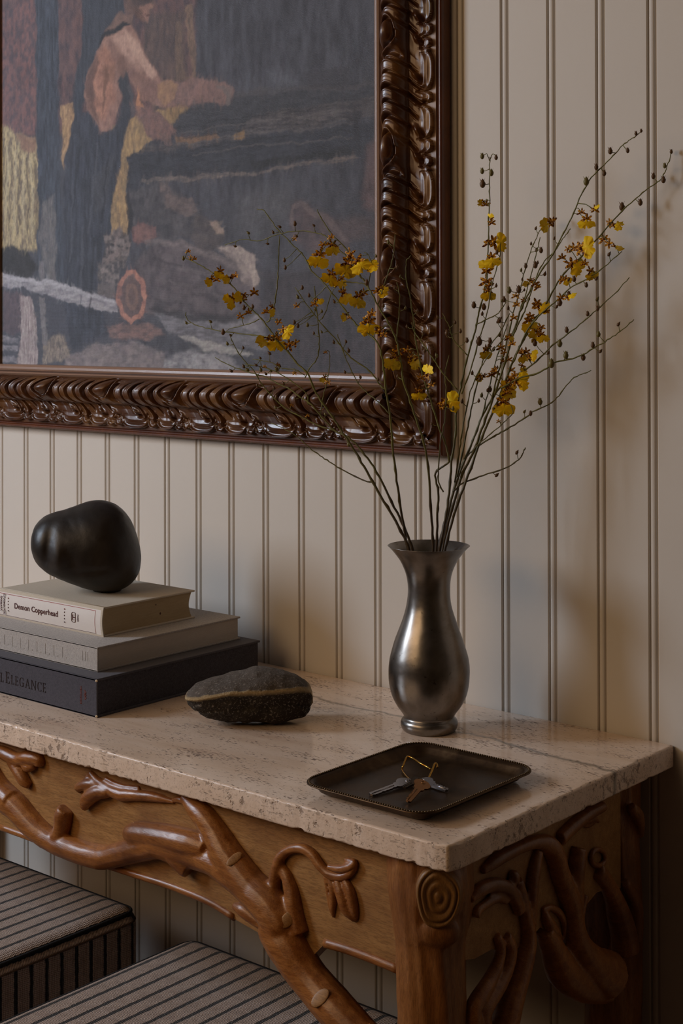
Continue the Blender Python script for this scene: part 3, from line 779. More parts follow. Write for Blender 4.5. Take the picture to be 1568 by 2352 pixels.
def rail(name, kind, a0, a1, res_s, res_t, mt):
    """kind bottom/top/left/right; a0..a1 outer extent along the rail"""
    ns = int((a1-a0)/res_s)+1; nt = res_t
    tt = np.concatenate([[-.001], np.linspace(0, 1, nt)])
    V = np.zeros((len(tt), ns, 3))
    o0, o1 = .13, 1.26                                # carved band across the rail width
    for i, t in enumerate(tt):
        wv = (o0+(o1-o0)*max(t, 0))
        s = np.linspace(a0+wv, a1-wv, ns)
        if t < 0: h = np.full(ns, -.02)
        else: h = rail_height(s if kind in ('bottom', 'top') else -s+.4, np.full(ns, t))
        y = -(.30+h)*U*1.0
        if kind == 'bottom': V[i] = np.stack([s*U, y, np.full(ns, M(0, 0, FO_Z+wv).z)], 1)
        if kind == 'top': V[i] = np.stack([s*U, y, np.full(ns, M(0, 0, FT_Z-wv).z)], 1)
        if kind == 'right': V[i] = np.stack([np.full(ns, (FO_X-wv)*U), y, .8+(s-ZT)*U], 1)
        if kind == 'left': V[i] = np.stack([np.full(ns, (FL_X-RW+wv)*U), y, .8+(s-ZT)*U], 1)
    n0 = len(tt); me = bpy.data.meshes.new(name)
    idx = np.arange(n0*ns).reshape(n0, ns)
    f = np.stack([idx[:-1, :-1], idx[:-1, 1:], idx[1:, 1:], idx[1:, :-1]], -1).reshape(-1, 4)
    if kind in ('right', 'top'): f = f[:, ::-1]
    me.vertices.add(n0*ns); me.vertices.foreach_set('co', V.reshape(-1))
    me.loops.add(f.size); me.loops.foreach_set('vertex_index', f.reshape(-1).astype(np.int32))
    me.polygons.add(len(f)); me.polygons.foreach_set('loop_start', np.arange(0, f.size, 4, dtype=np.int32))
    me.update(calc_edges=True); me.materials.append(mt); smooth(me)
    return adopt(link(bpy.data.objects.new(name, me)), fr)
LFX = FL_X-RW
rail('carved_rail', 'bottom', LFX, FO_X, .0135, 140, FRAME)
rail('carved_rail', 'right', FO_Z, FT_Z, .0145, 140, FRAME)
rail('carved_rail', 'top', LFX, FO_X, .05, 40, FRAME); rail('carved_rail', 'left', FO_Z, FT_Z, .05, 40, FRAME)
def ring_moulding(name, prof, mt):
    """mitred moulding all round: prof = (inset from the outer edge, height from the wall) in planks"""
    V = []; F = []; n = len(prof)
    for (sx, sz) in [(0, 0), (1, 0), (1, 1), (0, 1)]:
        for (w_, h) in prof:
            x = LFX+w_ if sx == 0 else FO_X-w_; z = FO_Z+w_ if sz == 0 else FT_Z-w_
            V.append(M(x, -h, z))
    for c in range(4):
        d = (c+1) % 4
        for i in range(n-1): F.append((c*n+i, d*n+i, d*n+i+1, c*n+i+1))
    o = mobj(name, V, F, mt, None, sm=False); return adopt(o, fr)
ring_moulding('outer_moulding', [(.05, .005), (.02, .03), (.0, .06), (.0, .24), (.012, .30), (.035, .325), (.06, .325), (.075, .30), (.085, .27), (.10, .27), (.125, .30), (.14, .30), (.15, .25)], FRAME_SIDE)
lm = ring_moulding('inner_moulding', [(1.25, .30), (1.255, .385), (1.30, .42), (1.33, .40), (1.345, .43), (1.37, .48), (1.41, .50), (1.46, .49), (1.50, .455), (1.515, .41), (1.515, .30)], LIP_FRAME)
lm['label'] = 'smooth pale brown inner moulding'
ring_moulding('back_board', [(.1, .01), (.1, .2), (1.6, .2)], FRAME_SIDE)

# ---- the painting: flat paint on canvas, brushed polygon by polygon in the canvas plane
YC = -.335
cx0, cx1, cz0, cz1 = FL_X-.02, FI_X+.02, FI_Z-.02, FT_Z-RW+.02
NX = 560; zvis = 15.9
NZ1 = 325; NZ2 = 90
xs = np.linspace(cx0, cx1, NX); zsv = np.concatenate([np.linspace(cz0, zvis, NZ1), np.linspace(zvis, cz1, NZ2+1)[1:]])
GX, GZ = np.meshgrid(xs, zsv)
r2 = np.random.RandomState(11)
def grid_noise(fx, fz, seed):
    """value noise over the canvas with cells of fx by fz planks"""
    r = np.random.RandomState(seed); nx = int((cx1-cx0)/fx)+3; nz = int((cz1-cz0)/fz)+3; g = r.rand(nz, nx)
    u = (GX-cx0)/fx; v = (GZ-cz0)/fz; iu = u.astype(int); iv = v.astype(int); a = u-iu; b = v-iv
    a = a*a*(3-2*a); b = b*b*(3-2*b)
    return (g[iv, iu]*(1-a)+g[iv, iu+1]*a)*(1-b)+(g[iv+1, iu]*(1-a)+g[iv+1, iu+1]*a)*b-.5
def fbm(f, seed, st=(1, 1)):
    return grid_noise(f*st[0], f*st[1], seed)+.5*grid_noise(f*st[0]/2, f*st[1]/2, seed+1)+.25*grid_noise(f*st[0]/4, f*st[1]/4, seed+2)
WX = GX+.10*fbm(.35, 30)+.03*grid_noise(.05, .05, 33); WZ = GZ+.10*fbm(.35, 40)+.03*grid_noise(.05, .05, 43)
KP = 1.15
def lin(c): return np.array([s2l(v)*KP for v in c])
IMG = np.zeros(GX.shape+(3,)); IMG[:] = lin((64, 66, 78))
def pp(pts): return [(lambda p: (p.x/U, (p.z-.8)/U+ZT))(at(x/1.823, y/1.823, Y=YC)) for x, y in pts]
def brush(pts, col, col2=None, soft=.05, tex=.25, st=(1, 1), f=.18, seed=1, alpha=1.0):
    """polygon in zoomed photo pixels, soft edged, filled with streaky paint"""
    P = np.array(pp(pts)); n = len(P)
    lo_ = P.min(0)-.3; hi_ = P.max(0)+.3
    m = (GX > lo_[0]) & (GX < hi_[0]) & (GZ > lo_[1]) & (GZ < hi_[1])
    if not m.any(): return
    X = WX[m]; Z = WZ[m]; inside = np.zeros(len(X), bool); dist = np.full(len(X), 9.)
    for i in range(n):
        a = P[i]; b = P[(i+1) % n]
        c = ((a[1] > Z) != (b[1] > Z)); 
        if abs(b[1]-a[1]) > 1e-9: inside ^= c & (X < (b[0]-a[0])*(Z-a[1])/(b[1]-a[1])+a[0])
        d = b-a; L = d@d+1e-12; t = np.clip(((X-a[0])*d[0]+(Z-a[1])*d[1])/L, 0, 1)
        dist = np.minimum(dist, np.hypot(X-a[0]-t*d[0], Z-a[1]-t*d[1]))
    sd = np.where(inside, dist, -dist)
    A = np.clip(.5+sd/(soft*1.7), 0, 1); A = A*A*(3-2*A)*alpha
    nz = fbm(f, 100+seed*7, st)[m]
    c1 = lin(col); c2 = lin(col2) if col2 is not None else c1*.65
    k = np.clip(.5+nz*1.1*tex*1.6, 0, 1)[:, None]
    pc = c1*(k)+c2*(1-k)
    IMG[m] = IMG[m]*(1-A[:, None])+pc*A[:, None]
BIG = -900
# backdrop
brush([(800, BIG), (1600, BIG), (1600, 1600), (500, 1600), (500, 600), (800, 400)], (74, 76, 88), (48, 48, 58), .2, .5, (.35, 1.2), .35, 1)
brush([(-40, BIG), (820, BIG), (820, 560), (-40, 560)], (112, 80, 78), (66, 56, 66), .1, .6, (.5, 1), .25, 2)
brush([(-40, 60), (150, 0), (150, 560), (-40, 540)], (122, 82, 80), (80, 66, 74), .1, .7, (.6, .8), .14, 3)
brush([(600, 60), (780, 40), (790, 480), (640, 470), (600, 250)], (104, 82, 76), (70, 60, 64), .1, .5, (.5, 1), .2, 4)
brush([(-40, 480), (60, 560), (160, 580), (160, 1050), (-40, 1090)], (176, 156, 112), (112, 98, 82), .08, .9, (.5, 1.2), .10, 5)
brush([(60, 560), (150, 575), (150, 640), (90, 630)], (150, 116, 92), (120, 90, 76), .06, .5, (1, 1), .1, 6)
brush([(255, 440), (320, 420), (300, 560), (262, 700)], (176, 140, 96), (130, 100, 74), .04, .6, (.6, 1), .1, 7)
brush([(470, 520), (620, 480), (740, 440), (760, 500), (600, 620), (540, 660), (530, 980), (460, 990), (455, 700)], (172, 138, 88), (126, 104, 78), .04, .6, (.6, 1), .12, 8)
brush([(650, 350), (820, 330), (820, 480), (740, 520), (680, 420)], (160, 126, 78), (110, 90, 70), .05, .6, (.5, 1), .12, 9)
# posts
brush([(152, BIG), (238, BIG), (246, 560), (262, 1000), (272, 1230), (150, 1230), (160, 900), (150, 500)], (66, 74, 90), (44, 50, 62), .05, .6, (.25, 1.4), .2, 10)
brush([(335, BIG), (560, BIG), (520, 60), (440, 130), (360, 380), (320, 560), (300, 420), (345, 200)], (62, 68, 82), (44, 50, 62), .06, .5, (.25, 1.4), .2, 11)
brush([(735, 90), (765, 80), (775, 360), (735, 360)], (116, 92, 78), (84, 70, 66), .03, .5, (.4, 1.2), .1, 12)
brush([(776, 20), (806, 20), (820, 200), (820, 470), (790, 480), (800, 300)], (130, 102, 84), (92, 76, 70), .03, .5, (.4, 1.2), .1, 13)
brush([(175, 850), (230, 810), (236, 1020), (230, 1180), (195, 1180), (165, 1000)], (112, 108, 108), (76, 78, 88), .06, .5, (.3, 1.3), .12, 14)
# head, cap strap, torso
brush([(545, -140), (640, -130), (646, 20), (610, 90), (560, 60), (520, 40)], (112, 84, 76), (78, 62, 62), .05, .4, (1, 1), .12, 15)
brush([(590, -10), (640, 5), (625, 40), (612, 92), (578, 80)], (146, 106, 92), (110, 80, 72), .04, .4, (1, 1), .08, 16)
brush([(440, 130), (500, 50), (560, 60), (550, 110), (470, 120), (430, 160)], (128, 96, 84), (96, 76, 72), .04, .4, (1, 1), .1, 17)
brush([(430, 160), (480, 110), (545, 110), (600, 200), (650, 300), (680, 345), (760, 345), (900, 335), (975, 380), (960, 440), (880, 450), (700, 450), (600, 420), (540, 330), (500, 440), (470, 540), (425, 550), (380, 480), (352, 400), (368, 300)], (156, 116, 100), (118, 84, 78), .05, .5, (1, 1), .2, 18)
brush([(400, 230), (440, 190), (480, 260), (470, 340), (490, 400), (440, 500), (390, 470), (385, 330)], (176, 122, 98), (136, 92, 76), .10, .5, (1, 1), .14, 19)
brush([(450, 150), (520, 125), (580, 200), (630, 290), (560, 280), (500, 200)], (188, 148, 130), (156, 118, 104), .12, .4, (1, 1), .14, 20)
brush([(430, 270), (480, 260), (480, 330), (430, 340)], (112, 76, 60), None, .10, .4, (1, 1), .1, 21, .5)
brush([(700, 345), (860, 335), (905, 345), (880, 440), (720, 445), (660, 420)], (100, 78, 76), (70, 60, 66), .08, .5, (1, 1), .14, 22)
brush([(870, 350), (970, 375), (970, 430), (905, 440), (860, 400)], (104, 94, 96), (78, 76, 84), .08, .5, (1, 1), .1, 23)
brush([(545, 400), (600, 440), (690, 490), (740, 540), (700, 590), (640, 590), (590, 520), (550, 470)], (126, 92, 88), (88, 70, 74), .05, .5, (1, 1), .12, 24)
brush([(570, 360), (600, 440), (612, 470), (575, 430)], (190, 130, 92), None, .03, .3, (1, 1), .1, 25)
brush([(420, 150), (512, 92), (548, 110), (520, 118), (440, 160), (412, 190)], (42, 42, 50), None, .03, .3, (1, 1), .1, 26)
brush([(538, 330), (560, 400), (550, 480), (520, 560), (500, 600), (470, 560), (500, 480), (520, 400), (490, 330), (520, 290)], (56, 60, 72), (42, 46, 56), .05, .4, (.3, 1), .15, 27)
# overalls
brush([(320, 470), (370, 460), (425, 552), (470, 540), (540, 480), (510, 640), (490, 760), (460, 900), (440, 1080), (410, 1250), (460, 1400), (300, 1470), (270, 1300), (262, 1000), (270, 640)], (60, 66, 82), (42, 46, 58), .05, .6, (.25, 1.3), .25, 28)
brush([(380, 760), (480, 640), (440, 860), (400, 900)], (78, 80, 90), None, .12, .5, (.5, 1), .2, 29, .6)
# cutting machine and bench
brush([(820, 420), (980, 400), (1020, 380), (1560, 330), (1560, 430), (1090, 500), (960, 570), (740, 560), (720, 520)], (66, 68, 78), (46, 48, 56), .06, .5, (1.3, .3), .2, 30)
brush([(980, 378), (1560, 345), (1560, 365), (980, 400)], (84, 80, 86), None, .03, .4, (1.5, .3), .1, 31, .7)
brush([(1080, 480), (1480, 415), (1560, 400), (1560, 480), (1490, 500), (1130, 560), (740, 640), (560, 650), (600, 620), (960, 580)], (92, 86, 88), (56, 54, 62), .04, .8, (1.6, .25), .12, 32)
brush([(735, 575), (900, 560), (920, 580), (740, 602)], (132, 100, 76), None, .03, .4, (1, .5), .1, 33)
brush([(970, 570), (1020, 545), (1030, 590), (990, 595)], (150, 116, 74), None, .03, .4, (1, .5), .1, 34)
brush([(565, 645), (1060, 592), (1080, 600), (570, 656)], (158, 120, 82), (110, 88, 72), .02, .6, (1.4, .3), .1, 35)
brush([(525, 650), (1490, 520), (1560, 500), (1560, 620), (1480, 650), (900, 740), (600, 750), (590, 800), (540, 800)], (56, 60, 72), (42, 44, 54), .05, .6, (1.6, .3), .16, 36)
brush([(590, 748), (900, 732), (1100, 712), (1480, 645), (1500, 660), (1100, 725), (900, 752), (590, 764)], (118, 104, 98), (80, 76, 80), .02, .6, (1.6, .3), .1, 37)
brush([(1040, 680), (1480, 610), (1480, 640), (1060, 705)], (36, 38, 44), None, .04, .3, (1.6, .3), .1, 38, .8)
brush([(1485, 470), (1510, 460), (1510, 640), (1485, 640)], (50, 50, 60), None, .04, .3, (.3, 1), .1, 39, .8)
brush([(1120, 290), (1220, 280), (1260, 350), (1150, 370)], (108, 112, 126), None, .2, .6, (.3, 1), .1, 40, .5)
brush([(1000, 820), (1200, 780), (1240, 900), (1100, 1000), (980, 960)], (98, 98, 104), None, .3, .6, (.3, 1), .1, 41, .5)
# log pile
brush([(540, 800), (680, 770), (760, 810), (820, 860), (830, 1000), (560, 1000)], (82, 78, 84), (54, 54, 62), .06, .6, (1, 1), .15, 42)
brush([(665, 765), (690, 765), (720, 810), (800, 830), (822, 880), (790, 910), (700, 870)], (112, 96, 94), (78, 70, 74), .04, .6, (1, .6), .12, 43)
brush([(820, 880), (880, 920), (935, 960), (940, 1010), (860, 1060), (800, 1000)], (88, 80, 82), (66, 62, 68), .05, .6, (1, 1), .12, 44)
brush([(878, 925), (915, 925), (938, 960), (934, 990), (905, 975)], (156, 134, 122), None, .03, .4, (1, 1), .1, 45)
brush([(548, 960), (600, 928), (648, 950), (650, 1000), (610, 1032), (556, 1012)], (122, 84, 82), (86, 64, 68), .03, .5, (1, 1), .1, 46)
brush([(430, 990), (500, 960), (550, 1000), (540, 1040), (520, 1120), (430, 1110), (440, 1040)], (122, 108, 106), (56, 54, 60), .04, .9, (1, .8), .10, 47)
brush([(415, 1110), (500, 1100), (490, 1190), (412, 1180)], (116, 106, 106), (66, 64, 70), .04, .8, (1, .8), .10, 48)
brush([(412, 1190), (480, 1190), (480, 1250), (412, 1240)], (108, 100, 102), None, .04, .6, (1, .8), .10, 49)
brush([(570, 1080), (700, 1000), (830, 1030), (980, 1100), (1080, 1200), (1100, 1320), (980, 1350), (620, 1320), (500, 1300)], (96, 86, 92), (66, 60, 68), .06, .7, (.9, 1), .2, 50)
brush([(900, 1040), (1000, 1030), (1060, 1080), (1086, 1170), (1060, 1220), (1010, 1180), (980, 1100)], (150, 136, 130), (112, 100, 102), .05, .6, (1, 1), .12, 51)
brush([(940, 1340), (1060, 1300), (1110, 1330), (1115, 1400), (960, 1400)], (140, 136, 142), (104, 100, 108), .06, .6, (1, .6), .15, 52)
brush([(490, 1180), (525, 1132), (570, 1128), (606, 1170), (618, 1240), (596, 1330), (545, 1358), (505, 1330), (482, 1250)], (148, 100, 88), (110, 78, 76), .03, .5, (1, 1), .1, 53)
brush([(505, 1195), (530, 1152), (566, 1150), (592, 1190), (600, 1245), (582, 1310), (546, 1335), (516, 1312), (500, 1250)], (122, 98, 94), (88, 72, 76), .03, .7, (.6, 1), .09, 54)
# white pole rail and foreground
brush([(-40, 1135), (120, 1160), (300, 1195), (490, 1262), (490, 1315), (300, 1270), (100, 1205), (-40, 1200)], (160, 156, 162), (112, 110, 120), .03, .6, (1.6, .4), .12, 55)
brush([(640, 1310), (780, 1315), (940, 1350), (1160, 1410), (1160, 1480), (900, 1440), (700, 1390)], (126, 124, 132), (88, 86, 94), .04, .6, (1.6, .4), .14, 56)
brush([(745, 1402), (860, 1425), (1060, 1490), (1040, 1500), (880, 1470), (765, 1425)], (170, 166, 162), (130, 126, 126), .03, .5, (1.4, .4), .1, 57)
brush([(450, 1370), (520, 1355), (640, 1368), (690, 1400), (640, 1420), (470, 1420)], (134, 102, 96), (90, 74, 76), .04, .6, (1.2, .6), .12, 58)
brush([(270, 1500), (400, 1440), (560, 1430), (690, 1470), (690, 1560), (260, 1560)], (134, 122, 122), (98, 90, 96), .06, .6, (1, .6), .16, 59)
brush([(690, 1500), (820, 1460), (960, 1500), (1040, 1570), (690, 1570)], (150, 148, 152), (102, 100, 108), .06, .7, (1, .6), .14, 60)
brush([(180, 1420), (270, 1400), (290, 1500), (180, 1530)], (140, 126, 112), (96, 88, 88), .05, .8, (.5, 1), .08, 61)
brush([(-40, 1060), (40, 1030), (110, 1050), (160, 1120), (120, 1160), (-40, 1140)], (48, 46, 50), None, .05, .5, (1, 1), .14, 62)
brush([(20, 1210), (90, 1230), (90, 1370), (50, 1400), (10, 1380)], (92, 76, 84), (70, 62, 72), .05, .6, (.5, 1), .12, 63)
brush([(80, 1240), (130, 1240), (150, 1340), (158, 1570), (70, 1570), (85, 1400)], (168, 156, 154), (122, 104, 108), .03, .6, (.3, 1.4), .12, 64)
brush([(165, 1240), (192, 1250), (196, 1440), (175, 1440)], (120, 116, 120), None, .03, .5, (.3, 1.4), .12, 65)
brush([(160, 1090), (185, 1090), (188, 1175), (172, 1175)], (122, 118, 124), None, .03, .5, (.3, 1.4), .12, 66)
for k_, yy in enumerate((1400, 1440, 1490)): brush([(-40, yy), (72, yy+8), (72, yy+34), (-40, yy+26)], (134, 130, 138), (92, 90, 100), .03, .6, (1, .4), .12, 67+k_)
# right shadowed region with warm marks
brush([(1210, 860), (1260, 840), (1400, 920), (1460, 1010), (1470, 1200), (1330, 1120), (1220, 980)], (92, 76, 80), (68, 60, 68), .1, .6, (.8, 1), .2, 71)
brush([(1100, 1150), (1560, 1100), (1560, 1570), (1120, 1560)], (68, 62, 70), (46, 44, 52), .15, .6, (.4, 1), .3, 72)
brush([(1330, 930), (1560, 900), (1560, 1000), (1400, 1020)], (92, 76, 78), None, .12, .5, (1, .6), .2, 73, .7)
brush([(1530, 600), (1580, 580), (1580, 880), (1520, 860)], (110, 84, 84), None, .12, .5, (.5, 1), .2, 74, .7)
brush([(690, 345), (860, 332), (930, 338), (970, 372), (972, 405), (935, 440), (880, 425), (720, 446), (650, 425)], (146, 108, 98), (108, 84, 84), .05, .4, (1, 1), .1, 170)
brush([(545, 420), (600, 452), (690, 500), (738, 545), (706, 588), (650, 580), (596, 515)], (142, 102, 92), (100, 78, 80), .05, .4, (1, 1), .1, 171)
# loose brush dabs that take up the colour beneath them
rb = np.random.RandomState(77); dxc = xs[1]-xs[0]; nvz = NZ1-1; dzc = (zvis-cz0)/(NZ1-1)
for k_ in range(9000):
    ix = rb.randint(4, NX-4); iz = rb.randint(4, nvz-4); x_, z_ = xs[ix], zsv[iz]
    th = math.pi/2+rb.normal()*.35 if z_ > 10.9 else rb.normal()*.5-.12
    if 10.9 < z_ < 12.8 and x_ > -5.2: th = rb.normal()*.3+.08
    L_ = rb.uniform(.08, .22); W_ = rb.uniform(.022, .05); n_ = int(L_/dxc)+2; m_ = int(L_/dzc)+2
    sl = (slice(max(0, iz-m_), iz+m_+1), slice(max(0, ix-n_), ix+n_+1))
    dx_ = GX[sl]-x_; dz_ = GZ[sl]-z_; e_ = dx_*math.cos(th)+dz_*math.sin(th); f_ = -dx_*math.sin(th)+dz_*math.cos(th)
    a_ = np.clip(1.4-1.4*((e_/L_)**2+(f_/W_)**2), 0, 1)*.27
    c_ = IMG[iz, ix]*rb.uniform(.74, 1.30)*(1+rb.normal(size=3)*.04)
    IMG[sl] = IMG[sl]*(1-a_[..., None])+c_*a_[..., None]
# second pass of drawing
brush([(548, -20), (600, -60), (645, -40), (640, 0), (600, 20), (560, 20)], (84, 66, 64), (60, 50, 54), .04, .5, (1, 1), .1, 80)      # hair and cap
brush([(628, 0), (644, 14), (640, 26), (626, 28)], (160, 118, 100), None, .02, .2, (1, 1), .08, 81)                                # nose
brush([(604, 58), (624, 52), (626, 62), (608, 68)], (96, 62, 58), None, .02, .2, (1, 1), .08, 82)
brush([(560, 30), (596, 40), (600, 92), (566, 80)], (92, 66, 60), None, .06, .2, (1, 1), .08, 83, .7)
brush([(356, 380), (372, 300), (400, 230), (412, 260), (392, 340), (392, 440), (420, 530), (392, 492)], (104, 74, 68), None, .06, .4, (1, 1), .1, 84, .8)   # shadow side of the back
brush([(440, 250), (452, 320), (446, 420), (430, 500), (436, 420), (434, 320)], (124, 84, 68), None, .05, .3, (1, 1), .1, 85, .8)    # spine
brush([(484, 240), (520, 220), (536, 300), (516, 330), (492, 300)], (128, 90, 78), None, .07, .3, (1, 1), .1, 86, .8)               # shoulder blade
brush([(520, 130), (572, 170), (620, 250), (660, 320), (636, 330), (588, 262), (540, 196)], (198, 158, 138), (172, 134, 118), .05, .4, (1, 1), .1, 87, .8)
brush([(560, 290), (620, 330), (676, 352), (700, 400), (640, 420), (590, 380)], (134, 98, 88), (112, 80, 76), .06, .4, (1, 1), .1, 88, .8)
brush([(665, 350), (720, 342), (742, 352), (722, 420), (690, 438), (664, 400)], (176, 132, 84), (140, 104, 78), .05, .4, (1, 1), .1, 89, .7)    # rolled cuff
for k_ in range(4): brush([(900+k_*16, 352+k_*4), (914+k_*16, 352+k_*4), (962+k_*4, 400+k_*9), (952+k_*3, 410+k_*9)], (120, 106, 104), None, .02, .2, (1, 1), .08, 90+k_, .7)
for k_ in range(3): brush([(664+k_*20, 560+k_*4), (676+k_*20, 556+k_*4), (700+k_*14, 600), (690+k_*14, 606)], (120, 96, 92), None, .02, .2, (1, 1), .08, 94+k_, .7)
brush([(545, 345), (570, 440), (560, 500), (548, 490), (556, 440), (536, 360)], (86, 84, 92), None, .03, .2, (.3, 1), .1, 98, .7)   # strap edge
for k_, (xa, ya, xb, yb) in enumerate([(330, 620, 300, 900), (400, 600, 372, 980), (450, 640, 420, 940), (340, 950, 330, 1300), (390, 1000, 372, 1380), (300, 760, 290, 1100)]):
    brush([(xa, ya), (xa+9, ya), (xb+7, yb), (xb, yb)], (84, 88, 102) if k_ % 2 else (36, 40, 50), None, .03, .3, (.3, 1), .1, 100+k_, .6)   # folds
for k_ in range(6):
    y_ = 520+k_*22; brush([(740+k_*14, y_+10), (1480, y_-92+k_*6), (1480, y_-86+k_*6), (740+k_*14, y_+16)], (104, 98, 100) if k_ % 2 else (38, 40, 48), None, .02, .5, (1.6, .3), .1, 110+k_, .55)
brush([(1280, 300), (1460, 280), (1460, 360), (1300, 372)], (58, 56, 64), None, .06, .4, (1, .5), .1, 117, .6)
for k_, r_ in enumerate((.82, .56, .30)):   # growth rings on the big log end
    P_ = [(550+62*r_*math.cos(t_)*.92, 1242+106*r_*math.sin(t_)) for t_ in np.linspace(0, 6.283, 15)[:-1]]
    brush(P_, (136, 104, 92) if k_ % 2 else (98, 78, 80), None, .03, .4, (.6, 1), .08, 120+k_, .7)
brush([(566, 952), (600, 940), (636, 960), (636, 1000), (604, 1018), (570, 1000)], (140, 100, 92), (104, 78, 80), .04, .5, (1, 1), .08, 124, .7)
for k_, (x_, y_) in enumerate([(700, 1090), (800, 1120), (900, 1160), (740, 1180), (860, 1240), (960, 1240), (680, 1250), (780, 1040)]):
    brush([(x_-60, y_-10), (x_+60, y_+14), (x_+58, y_+26), (x_-62, y_+2)], (112, 102, 106) if k_ % 2 else (56, 52, 60), None, .04, .5, (1.4, .5), .1, 130+k_, .6)
for k_ in range(9):
    x_ = 12+k_*16; brush([(x_, 600+k_*10), (x_+8, 596+k_*10), (x_-4+k_*3, 900+k_*8), (x_-14+k_*3, 1000)], (196, 180, 140) if k_ % 2 else (98, 84, 66), None, .03, .6, (.3, 1), .1, 140+k_, .6)   # straw
for k_, (x_, y_) in enumerate([(446, 1000), (500, 1010), (470, 1040), (440, 1130), (478, 1150), (520, 1060)]):
    brush([(x_-16, y_-9), (x_+14, y_-12), (x_+18, y_+8), (x_-12, y_+11)], (142, 130, 126), (92, 84, 88), .03, .4, (1, 1), .08, 150+k_, .9)   # stacked stones
brush([(490, 1185), (525, 1134), (570, 1130), (604, 1172), (616, 1240), (594, 1328), (546, 1356), (507, 1328), (484, 1250), (500, 1250), (516, 1312), (546, 1334), (580, 1310), (598, 1245), (590, 1190), (564, 1152), (531, 1152), (506, 1195)], (176, 120, 100), (140, 92, 84), .02, .5, (1, 1), .1, 180)
brush([(600, 1012), (700, 1000), (830, 1028), (980, 1100), (1010, 1150), (960, 1120), (820, 1052), (700, 1024), (610, 1036)], (128, 116, 116), (98, 88, 92), .06, .5, (1.2, .5), .1, 182, .8)
brush([(620, 1300), (800, 1350), (980, 1350), (1090, 1310), (1080, 1290), (960, 1320), (800, 1320), (640, 1280)], (44, 42, 50), None, .06, .4, (1, 1), .1, 183, .8)
brush([(905, 1042), (1000, 1030), (1062, 1082), (1088, 1172), (1062, 1218), (1048, 1160), (1010, 1090), (960, 1060)], (176, 160, 150), (140, 126, 124), .03, .5, (1, 1), .1, 184, .9)
brush([(545, 800), (560, 1000), (548, 960), (530, 980), (528, 830)], (38, 38, 46), None, .04, .4, (1, 1), .1, 185, .8)
brush([(1216, 862), (1262, 842), (1400, 925), (1462, 1012), (1440, 1010), (1380, 945), (1262, 866), (1228, 880), (1230, 960), (1214, 940)], (116, 98, 98), (90, 78, 82), .03, .4, (1, 1), .1, 186, .8)
brush([(-40, 1140), (120, 1163), (300, 1198), (480, 1262), (480, 1276), (300, 1214), (110, 1178), (-40, 1158)], (186, 184, 190), (150, 148, 158), .03, .5, (1.6, .4), .1, 181, .7)
# overall brush grain, then a faint bluish glare painted into the colours
IMG *= (1+.16*grid_noise(.03, .09, 200)+.14*grid_noise(.06, .03, 201)+.16*fbm(.6, 202)+.18*grid_noise(.022, .022, 206))[:, :, None]
g_ = IMG.mean(2, keepdims=True); IMG = g_+(IMG-g_)*.82
IMG = IMG+np.clip(.5+fbm(.5, 210)[:, :, None], 0, 1)*.012*np.array([.9, .95, 1.1])+.010*np.clip(grid_noise(.05, .12, 211), 0, 1)[:, :, None]
IMG = np.clip(IMG, 0.002, 1)
nx_, nz_ = NX, len(zsv)
Vp = np.zeros((nz_, nx_, 3)); Vp[..., 0] = GX*U; Vp[..., 1] = YC*U; Vp[..., 2] = .8+(GZ-ZT)*U
me = bpy.data.meshes.new('canvas'); idx = np.arange(nz_*nx_).reshape(nz_, nx_)
f = np.stack([idx[:-1, :-1], idx[:-1, 1:], idx[1:, 1:], idx[1:, :-1]], -1).reshape(-1, 4)
me.vertices.add(nz_*nx_); me.vertices.foreach_set('co', Vp.reshape(-1)); me.loops.add(f.size); me.loops.foreach_set('vertex_index', f.reshape(-1).astype(np.int32))
me.polygons.add(len(f)); me.polygons.foreach_set('loop_start', np.arange(0, f.size, 4, dtype=np.int32)); me.update(calc_edges=True)
ca = me.color_attributes.new('paint', 'FLOAT_COLOR', 'POINT')
ca.data.foreach_set('color', np.concatenate([IMG, np.ones(IMG.shape[:2]+(1,))], -1).reshape(-1).astype(np.float32))
n = N('oil paint on canvas', rough=.42, spec=.5)
n.color(n.new('ShaderNodeAttribute', attribute_name='paint').outputs['Color'])
wvx = n.new('ShaderNodeTexWave', {'Vector': n.coord(), 'Scale': 330.0, 'Distortion': 6.0, 'Detail': 2}, bands_direction='X').outputs['Fac']
wvz = n.new('ShaderNodeTexWave', {'Vector': n.coord(), 'Scale': 330.0, 'Distortion': 6.0, 'Detail': 2}, bands_direction='Z').outputs['Fac']
n.bump(n.math('ADD', n.math('ADD', wvx, wvz), n.math('MULTIPLY', n.noise(n.coord((1, 1, .4)), 120, 4), 2.5)), .0004, .4)
me.materials.append(n.m)
cv = adopt(link(bpy.data.objects.new('canvas', me)), fr); cv['label'] = 'oil painted canvas of a farmhand beside logs'

